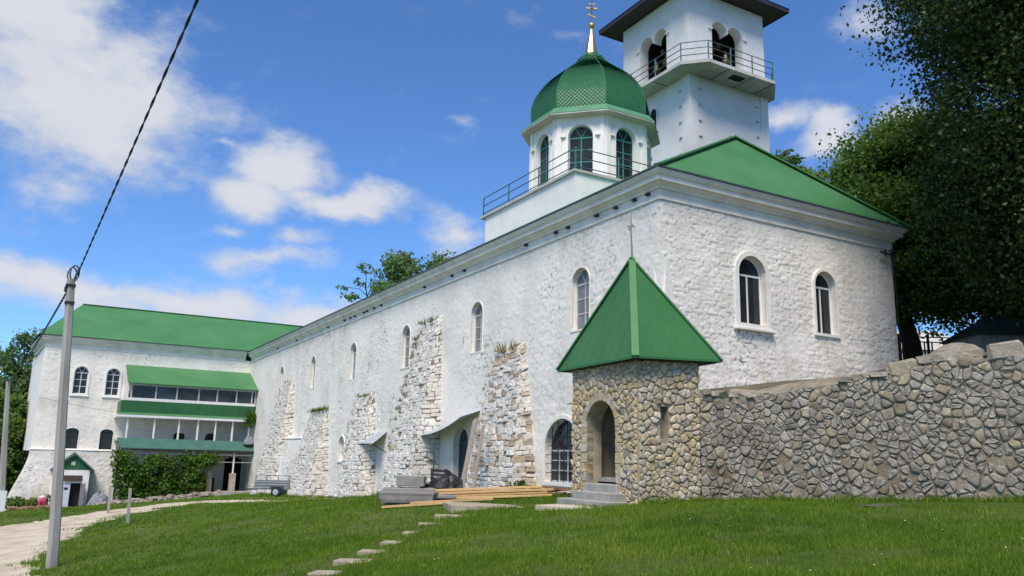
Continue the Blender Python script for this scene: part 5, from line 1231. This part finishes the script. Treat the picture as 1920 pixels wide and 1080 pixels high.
# rubble bank and beds along the left wing
r = random.Random(33)
def rubble(name, label, n, fx, m, s0, s1):
    var = block_variants(6, 9, .16); mb = MB()
    for i in range(n):
        x, y, dz = fx(r); s_ = r.uniform(s0, s1); X = Matrix.Translation((x, y, gz(x, y)+dz)) @ Matrix.Rotation(r.uniform(0, 6), 4, 'Z') @ Matrix.Rotation(r.uniform(-.4, .4), 4, 'X') @ Matrix.Diagonal((s_*1.4, s_, s_*.75, 1))
        me = var[i % 6]; mb.add([X @ v.co for v in me.vertices], [tuple(f.vertices) for f in me.polygons])
    return wthing(name, mb, m, (fx(r)[0], LY-4, -2.5), label, 'stones', kind='stuff')
rubble('rubble_bank', 'loose pale rubble stones banked below the vine and beside the doorway', 330, lambda q: (lambda x: (x, LY-3.9-q.uniform(0, .8)-(.3 if x > 5 else -.9), q.uniform(-.12, .3)))(q.uniform(3.9, 12.3)), RUBBLE, .14, .42)
rubble('bed_stones', 'brown stones edging the flower bed left of the doorway', 130, lambda q: (q.uniform(-1.2, 1.3), LY-1.6-q.uniform(0, .9), q.uniform(-.05, .35)), stone_mat('bed_stone', (.3, .2, .13), (.2, .14, .1), (.36, .29, .22), .3), .15, .4)
rubble('buttress_rubble', 'scattered small stones in the grass along the buttress feet', 26, lambda q: (q.uniform(12.6, 13.2), q.uniform(31, 47), 0), STONE_W, .08, .2)

# ------------------------------------------------------------------ vegetation
def leaf_cloud(blobs, nclump, per, crad, size, seed, droop=.3, hollow=.72, flat=.7):
    g = np.random.default_rng(seed)
    vol = np.array([b[1][0]*b[1][1]*b[1][2] for b in blobs])**.75; pk = g.choice(len(blobs), nclump, p=vol/vol.sum())
    d = g.normal(size=(nclump, 3)); d /= np.linalg.norm(d, axis=1)[:, None]
    rad = (hollow**3+(1-hollow**3)*g.random(nclump))**(1/3)
    C = np.array([b[0] for b in blobs], float)[pk]; R_ = np.array([b[1] for b in blobs], float)[pk]
    cc = C+d*rad[:, None]*R_
    n = nclump*per
    p = np.repeat(cc, per, 0)+np.clip(g.normal(size=(n, 3)), -1.7, 1.7)*np.repeat(crad*g.uniform(.5, 1.4, nclump), per)[:, None]*np.array([1, 1, flat])*.6
    tone = np.repeat(g.random(nclump), per)*.72+g.random(n)*.28
    nr = g.normal(size=(n, 3))*.75; nr[:, 2] += .15; nr = nr+np.repeat(d, per, 0)*.8; nr /= np.linalg.norm(nr, axis=1)[:, None]
    t = np.cross(nr, g.normal(size=(n, 3))); t /= np.linalg.norm(t, axis=1)[:, None]+1e-9
    t[:, 2] -= droop; t /= np.linalg.norm(t, axis=1)[:, None]
    b = np.cross(nr, t); b /= np.linalg.norm(b, axis=1)[:, None]+1e-9
    L = (size*g.uniform(.6, 1.3, n))[:, None]; Wd = L*.36
    V = np.stack([p-t*L*.5, p+b*Wd-nr*L*.06, p+t*L*.5, p-b*Wd-nr*L*.06], 1).reshape(-1, 3)
    return V, np.repeat(tone, 4), cc
def plant(name, label, cat, base, blobs, nclump, per, crad, size, m, seed, trunk=None, trad=.2, limbs=True, group=None, crown='crown', stem='trunk', **kw):
    t = thing(name, label, cat, base, group); o0 = np.array(base)
    V, tone, cc = leaf_cloud(blobs, nclump, per, crad, size, seed, **kw)
    me = mesh_np(crown, V-o0, np.arange(len(V)).reshape(-1, 4), {'rnd': tone}); o = bpy.data.objects.new(crown, me); COL.objects.link(o); me.materials.append(m); o.parent = t
    if trunk:
        mb = MB(); mb.tube(trunk, [trad*(1-.6*k/(len(trunk)-1)) for k in range(len(trunk))], 9)
        if limbs:
            q = random.Random(seed)
            for (c, rr__) in blobs:
                s0 = Vector(trunk[-1]).lerp(Vector(trunk[max(0, len(trunk)-2)]), q.random()); mid = s0.lerp(Vector(c), .5)+Vector((q.uniform(-.3, .3), q.uniform(-.3, .3), q.uniform(-.2, .4)))
                mb.tube([s0, mid, Vector(c)], [trad*.38, trad*.25, trad*.08], 6)
                for k in range(4):
                    e = Vector(c)+Vector((q.uniform(-1, 1)*rr__[0], q.uniform(-1, 1)*rr__[1], q.uniform(-.7, .9)*rr__[2]))*.8; mb.tube([mid.lerp(Vector(c), q.random()), e], [trad*.12, trad*.03], 5)
        wpart(stem, mb, BARK, t)
    return t
# right: dark tree behind the iron fence
tb_ = (28.75, 19.35, 5.2)
plant('broadleaf_tree', 'dark broadleaf tree with leaning trunk behind the iron fence right of the building', 'tree', tb_,
      [((28.6, 19.4, 10.2), (2.6, 2.4, 2.2)), ((27.2, 18.9, 12.2), (1.9, 2.0, 1.9)), ((28.9, 18.4, 13.2), (2.3, 2.3, 2.2)), ((30.6, 17.6, 12.6), (3.0, 2.6, 3.0)), ((31.5, 16.8, 9.4), (2.6, 2.2, 1.7)), ((27.6, 20.6, 9.2), (2.0, 2.0, 1.6)), ((27.6, 19.2, 14.2), (1.3, 1.3, .9)), ((29.6, 18.8, 8.2), (2.2, 2.0, 1.1)), ((32.4, 16.2, 7.6), (1.8, 1.8, 1.2))],
      1000, 130, .8, .155, LEAF_M, 3, trunk=[tb_, (28.7, 19.4, 6.4), (28.4, 19.5, 7.6), (28.6, 19.4, 9.2), (28.9, 19.2, 11)], trad=.4)
nb = (27.5, 9.5, 4.8)
plant('broadleaf_tree', 'huge dark overhanging tree filling the upper right corner', 'tree', nb,
      [((22.9, 11.5, 15.9), (3.2, 3.0, 3.6)), ((25.2, 9.0, 12.0), (3.6, 3.2, 3.4)), ((22.9, 12.1, 12.0), (1.7, 1.8, 2.6)), ((25.6, 12.3, 18.5), (3.6, 3.2, 3.0)), ((27.5, 9.0, 16.0), (4, 4, 4)), ((23.2, 9.0, 18.8), (3.0, 3, 2.6)), ((24.8, 11.0, 8.6), (2.4, 2.2, 1.9)), ((27.3, 10.6, 9.6), (3, 2.6, 2.4)), ((25.2, 12.6, 7.6), (1.9, 1.7, 1.0)), ((28.2, 12.2, 7.4), (2.4, 2, 1.1)), ((24.0, 12.9, 9.8), (1.8, 1.8, 1.8))],
      1500, 170, .95, .14, LEAF_D, 4, trunk=[nb, (27.3, 9.7, 7), (26.8, 9.8, 10), (26.2, 10, 14)], trad=.55)
plant('broadleaf_tree', 'small green tree crown showing just right of the bell tower foot', 'tree', (43.7, 38.5, 5), [((43.5, 38.6, 21.6), (1.9, 1.9, 1.9)), ((44.2, 37.6, 18.5), (3, 3, 3))], 130, 60, .6, .4, LEAF_M, 6, trunk=[(43.7, 38.5, 5), (43.7, 38.5, 17)], trad=.3)
plant('broadleaf_tree', 'yellow green tree rising behind the right end of the green hipped roof', 'tree', (42, 33.5, 5), [((41.0, 34.2, 17.6), (2.2, 2.2, 2.6)), ((43.2, 32.4, 16.6), (2.6, 2.4, 3.4)), ((41.8, 33.4, 14.2), (3.2, 3, 2.6))], 260, 60, .7, .42, LEAF_M, 8, trunk=[(42, 33.5, 5), (42, 33.5, 15)], trad=.35)
plant('broadleaf_tree', 'shady tree beyond the dark shed at the right edge', 'tree', (36, 14, 5), [((35, 15, 9.5), (4.5, 4, 3.4)), ((38, 11, 13), (5, 5, 5)), ((34.5, 18.0, 13), (3.2, 3.2, 3.4))], 600, 70, .8, .3, LEAF_D, 10, trunk=[(36, 14, 5), (36, 14, 9.5)], trad=.4)
# behind the long roof
plant('broadleaf_tree', 'leafy tree showing above the middle of the long cornice', 'tree', (22.2, 56.4, 5), [((22.05, 56.4, 15.6), (1.1, 1.3, 1.1)), ((21.2, 56.9, 13.9), (.8, 1.2, .8)), ((23.0, 55.8, 14.4), (1.0, 1.3, .9)), ((25.0, 54.8, 15.9), (1.2, 1.2, .85)), ((24.0, 55.2, 15.0), (.8, .8, .6)), ((22.6, 56, 13.2), (2.2, 1.5, 1.0)), ((20.75, 57.1, 14.9), (.35, .4, .3))],
      170, 60, .6, .26, LEAF_F, 12, trunk=[(22.2, 56.4, 5), (22.2, 56.4, 14)], trad=.25, hollow=.4)
plant('sapling', 'thin sparse sapling left of the leafy tree above the long cornice', 'tree', (20.0, 57.6, 5), [((19.75, 57.7, 15.5), (.55, .5, .45)), ((19.5, 57.8, 14.5), (.5, .5, .35)), ((18.6, 58.4, 14.0), (.7, .4, .25)), ((19.0, 58.1, 13.2), (.6, .5, .3)), ((20.5, 57.4, 15.2), (.25, .25, .2))],
      24, 18, .24, .22, LEAF_F, 13, trunk=[(20.3, 57.5, 5), (20.2, 57.5, 12.6), (19.85, 57.65, 14.4)], trad=.1, hollow=.2)
# left of the wing
for i, (bx, by, bl, lab) in enumerate(((-3.2, 92, [((-1.9, 92, 10.4), (2.2, 2.5, 2.2)), ((-3.8, 92.5, 7.0), (3.0, 3, 3.6)), ((-1.6, 92.5, 6.2), (2.2, 2.4, 3)), ((-3, 92, 2.2), (3.6, 3, 3.4)), ((-.7, 92, 12.2), (.9, .9, .7))], 'leafy tree at the left edge behind the far wing'),
                                    (-6.5, 84, [((-6.2, 84, 8.6), (2.4, 2.5, 2.3)), ((-5.6, 84, 4.0), (3.2, 3, 3.6)), ((-6.4, 84, 0), (3.4, 3, 2.6))], 'bushy tree nearest the left edge behind the thin pole'),
                                    (-2.6, 80, [((-2.9, 80, 3.4), (1.9, 2, 2.4)), ((-3.2, 80, 0), (2.2, 2, 2.6))], 'low dark green tree tucked against the corner of the far wing'))):
    plant('broadleaf_tree', lab, 'tree', (bx, by, -3), bl, 230, 80, .8, .32, (LEAF_F, LEAF_F, LEAF_M)[i], 20+i, trunk=[(bx, by, -3.2), (bx, by, 2), (bx, by, 6 if i < 2 else 2.5)], trad=.28)
plant('climbing_vine', 'dense green climbing vine covering the ground floor porch of the far wing', 'vine', (8.5, LY-4, -1.8),
      [((5.5, LY-4.1, .9), (.9, .5, .8)), ((6.0, LY-4.0, -.4), (1.1, .5, 1.1)), ((7.9, LY-4.0, .3), (1.3, .5, 1.1)), ((8.4, LY-4.0, -1.0), (1.8, .5, .9)), ((10.2, LY-4.0, .7), (1.4, .5, .75)), ((10.2, LY-4.0, -.6), (1.2, .5, .9)), ((11.4, LY-4.1, 1.0), (.7, .45, .5)), ((6.6, LY-4, -1.5), (1.4, .4, .5))],
      420, 40, .34, .2, LEAF_V, 30, trunk=[(8.4, LY-4, -2.3), (8.3, LY-4, -1), (8.4, LY-4, .6)], trad=.07, hollow=.0, stem='stem', crown='foliage')
plant('climbing_vine', 'small ivy clump hanging at the right end of the glazed balcony', 'vine', (14.3, YF-.3, 3.4), [((14.35, YF-.35, 4.3), (.3, .25, .6))], 30, 30, .25, .18, LEAF_V, 31, hollow=0, crown='foliage')
plant('flower_bed_shrub', 'low leafy plants in the bed left of the stooping person', 'shrub', (-.7, LY-1.5, -2.8), [((-.9, LY-1.5, -2.2), (.8, .4, .45)), ((.2, LY-1.4, -2.2), (.8, .4, .4)), ((1.0, LY-1.4, -2.0), (.4, .3, .5))], 60, 30, .25, .16, LEAF_M, 33, hollow=0, crown='foliage')
plant('weed', 'leafy green weed growing at the right foot of the front buttress', 'weed', (13.6, 23.3, gz(13.6, 23.3)), [((13.6, 23.3, gz(13.6, 23.3)+.2), (.28, .2, .22))], 16, 24, .16, .11, LEAF_V, 34, hollow=0, crown='foliage')
def weeds(label, spots, m, seed, n=40, h=.4, spread=.25):
    q = random.Random(seed); mb = MB()
    if len(spots) > 12:                              # a ragged line of many small plants rather than even tufts
        a_, b_ = Vector(spots[0]), Vector(spots[-1])
        for k in range(int(len(spots)*5)):
            f = q.random(); c_ = .5+.5*math.sin(f*23+seed)*math.sin(f*9+seed*2)
            if q.random() > c_+.25: continue
            tuft(mb, None, a_.lerp(b_, f)+Vector((q.gauss(0, .07), q.gauss(0, .16), q.gauss(0, .1))), max(3, int(n*.35)), h*q.uniform(.35, 1.0), spread*.6, q)
    else:
        for p in spots: tuft(mb, None, Vector(p)+Vector((0, q.gauss(0, .1), q.uniform(-.12, .02))), int(n*q.uniform(.3, 1.2)), h*q.uniform(.5, 1.1), spread, q)
    me_o = wthing('weed_tuft', mb, m, spots[0], label, 'weeds', 'weeds on the buttresses', kind='stuff' if len(spots) > 12 else None)
    at = me_o.data.attributes.new('rnd', 'FLOAT', 'POINT'); nvt = len(me_o.data.vertices); at.data.foreach_set('value', np.repeat(np.random.default_rng(seed).random(nvt//3+1), 3)[:nvt].astype(np.float32))
DRYW = leafmat('weed_mix', (.05, .09, .02), (.09, .12, .035), (.22, .19, .09), .25)
weeds('green grass tuft on top of the tallest buttress', [(FX-.2, 32.6+.25*k, 7.6) for k in range(7)], DRYW, 1, 26, .3, .2)
weeds('dry weeds growing down the left edge of the tallest buttress', [(FX-.2-1.1*t_, 34.15+.9*t_, 7.4-7*t_) for t_ in np.linspace(.03, .78, 22)], WEED, 2, 26, .28, .17)
weeds('dry weeds growing down the left edge of the front buttress', [(FX-.2-.75*t_, 26.95+.6*t_, 5.5-5.1*t_) for t_ in np.linspace(.03, .75, 13)], WEED, 12, 14, .2, .14)
weeds('dry weeds growing down the left edge of the middle low buttress', [(FX-.2-.85*t_, 42.45, 4.6-5*t_) for t_ in np.linspace(.03, .6, 13)], WEED, 13, 14, .24, .16)
weeds('dry weeds growing down the left edge of the farthest buttress', [(FX-.2-1.2*t_, 58.45+1.1*t_, 6.5-7.5*t_) for t_ in np.linspace(.03, .5, 13)], WEED, 14, 14, .26, .18)
weeds('dry brown twigs and weeds on top of the front buttress', [(FX-.25, 25.4+.25*k, 5.55) for k in range(6)], WEED, 3, 9, .5, .2)
weeds('grass tuft on the middle low buttress', [(FX-.25, 40.1+.3*k, 4.72) for k in range(8)], DRYW, 4, 14, .28, .2)
weeds('dark green grass cushion on the broad low buttress', [(FX-.25, 47.9+.25*k, 4.25) for k in range(11)], LEAF_V, 5, 55, .3, .22)
weeds('dry weeds on top of the farthest buttress', [(FX-.25, 56.4+.3*k, 6.55) for k in range(6)], WEED, 6, 8, .35, .2)
# ------------------------------------------------------------------ right background: fence, shed, pale building
fz = 5.1; fa, fb = Vector((27.0, 18.75, fz)), Vector((29.9, 17.2, fz))
t = thing('iron_fence', 'black iron fence with rectangular panels right of the building corner', 'fence', fa)
dF = (fb-fa).normalized(); LF = (fb-fa).length
for k in range(4):
    p = fa+dF*LF*k/3; wpart('fence_post', MB().bar(p, p+UPZ*1.4, .07), IRONB, t)
for z in (.1, .28, 1.12, 1.3): wpart('rail', MB().bar(fa+UPZ*z, fb+UPZ*z, .035), IRONB, t)
for k in range(3):
    a = fa+dF*(LF*k/3+.14); b = fa+dF*(LF*(k+1)/3-.14)
    mb = MB().bar(a+UPZ*.28, a+UPZ*1.12, .04).bar(b+UPZ*.28, b+UPZ*1.12, .04).bar(a.lerp(b, .5)+UPZ*1.12, a.lerp(b, .5)+UPZ*1.3, .04); wpart('panel_frame', mb, IRONB, t)
t = thing('shed', 'low shed with dull green roof under the trees at the right edge', 'shed', (29, 15, 4.9))
mb = MB().prism([(27.0, 15.75, 4.8), (31.5, 13.2, 4.8), (32.6, 15.2, 4.8), (28.1, 17.75, 4.8)], (0, 0, 1.35)); wpart('wall', mb, CONCG, t)
s0, s1, s2, s3 = Vector((26.9, 15.7, 6.12)), Vector((31.6, 13.05, 6.12)), Vector((32.8, 15.25, 6.12)), Vector((28.05, 17.9, 6.12)); r0, r1 = Vector((28.3, 16.3, 6.9)), Vector((32.1, 14.2, 6.9))
wpart('roof', MB().add([s0, s1, s2, s3, r0, r1], [(0, 1, 5, 4), (3, 4, 5, 2), (0, 4, 3), (1, 2, 5)]), simple('shed_roof_felt', (.022, .034, .03), (.03, .042, .036), 2, .8), t)
t = thing('outbuilding', 'pale outbuilding glimpsed between the trees behind the iron fence', 'building', (40, 27, 5))
wpart('wall', MB().prism([(38.6, 28.6, 4.6), (43.6, 25.8, 4.6), (45.6, 29.4, 4.6), (40.6, 32.2, 4.6)], (0, 0, 3.4)), PLASTER, t)
wpart('roof', MB().add([(38.3, 28.6, 8.0), (43.8, 25.5, 8.0), (46, 29.5, 8.0), (40.5, 32.6, 8.0), (40.4, 30, 9.4), (44, 28, 9.4)], [(0, 1, 5, 4), (1, 2, 5), (2, 3, 4, 5), (3, 0, 4)]), SLAB, t)

lawn_flowers()
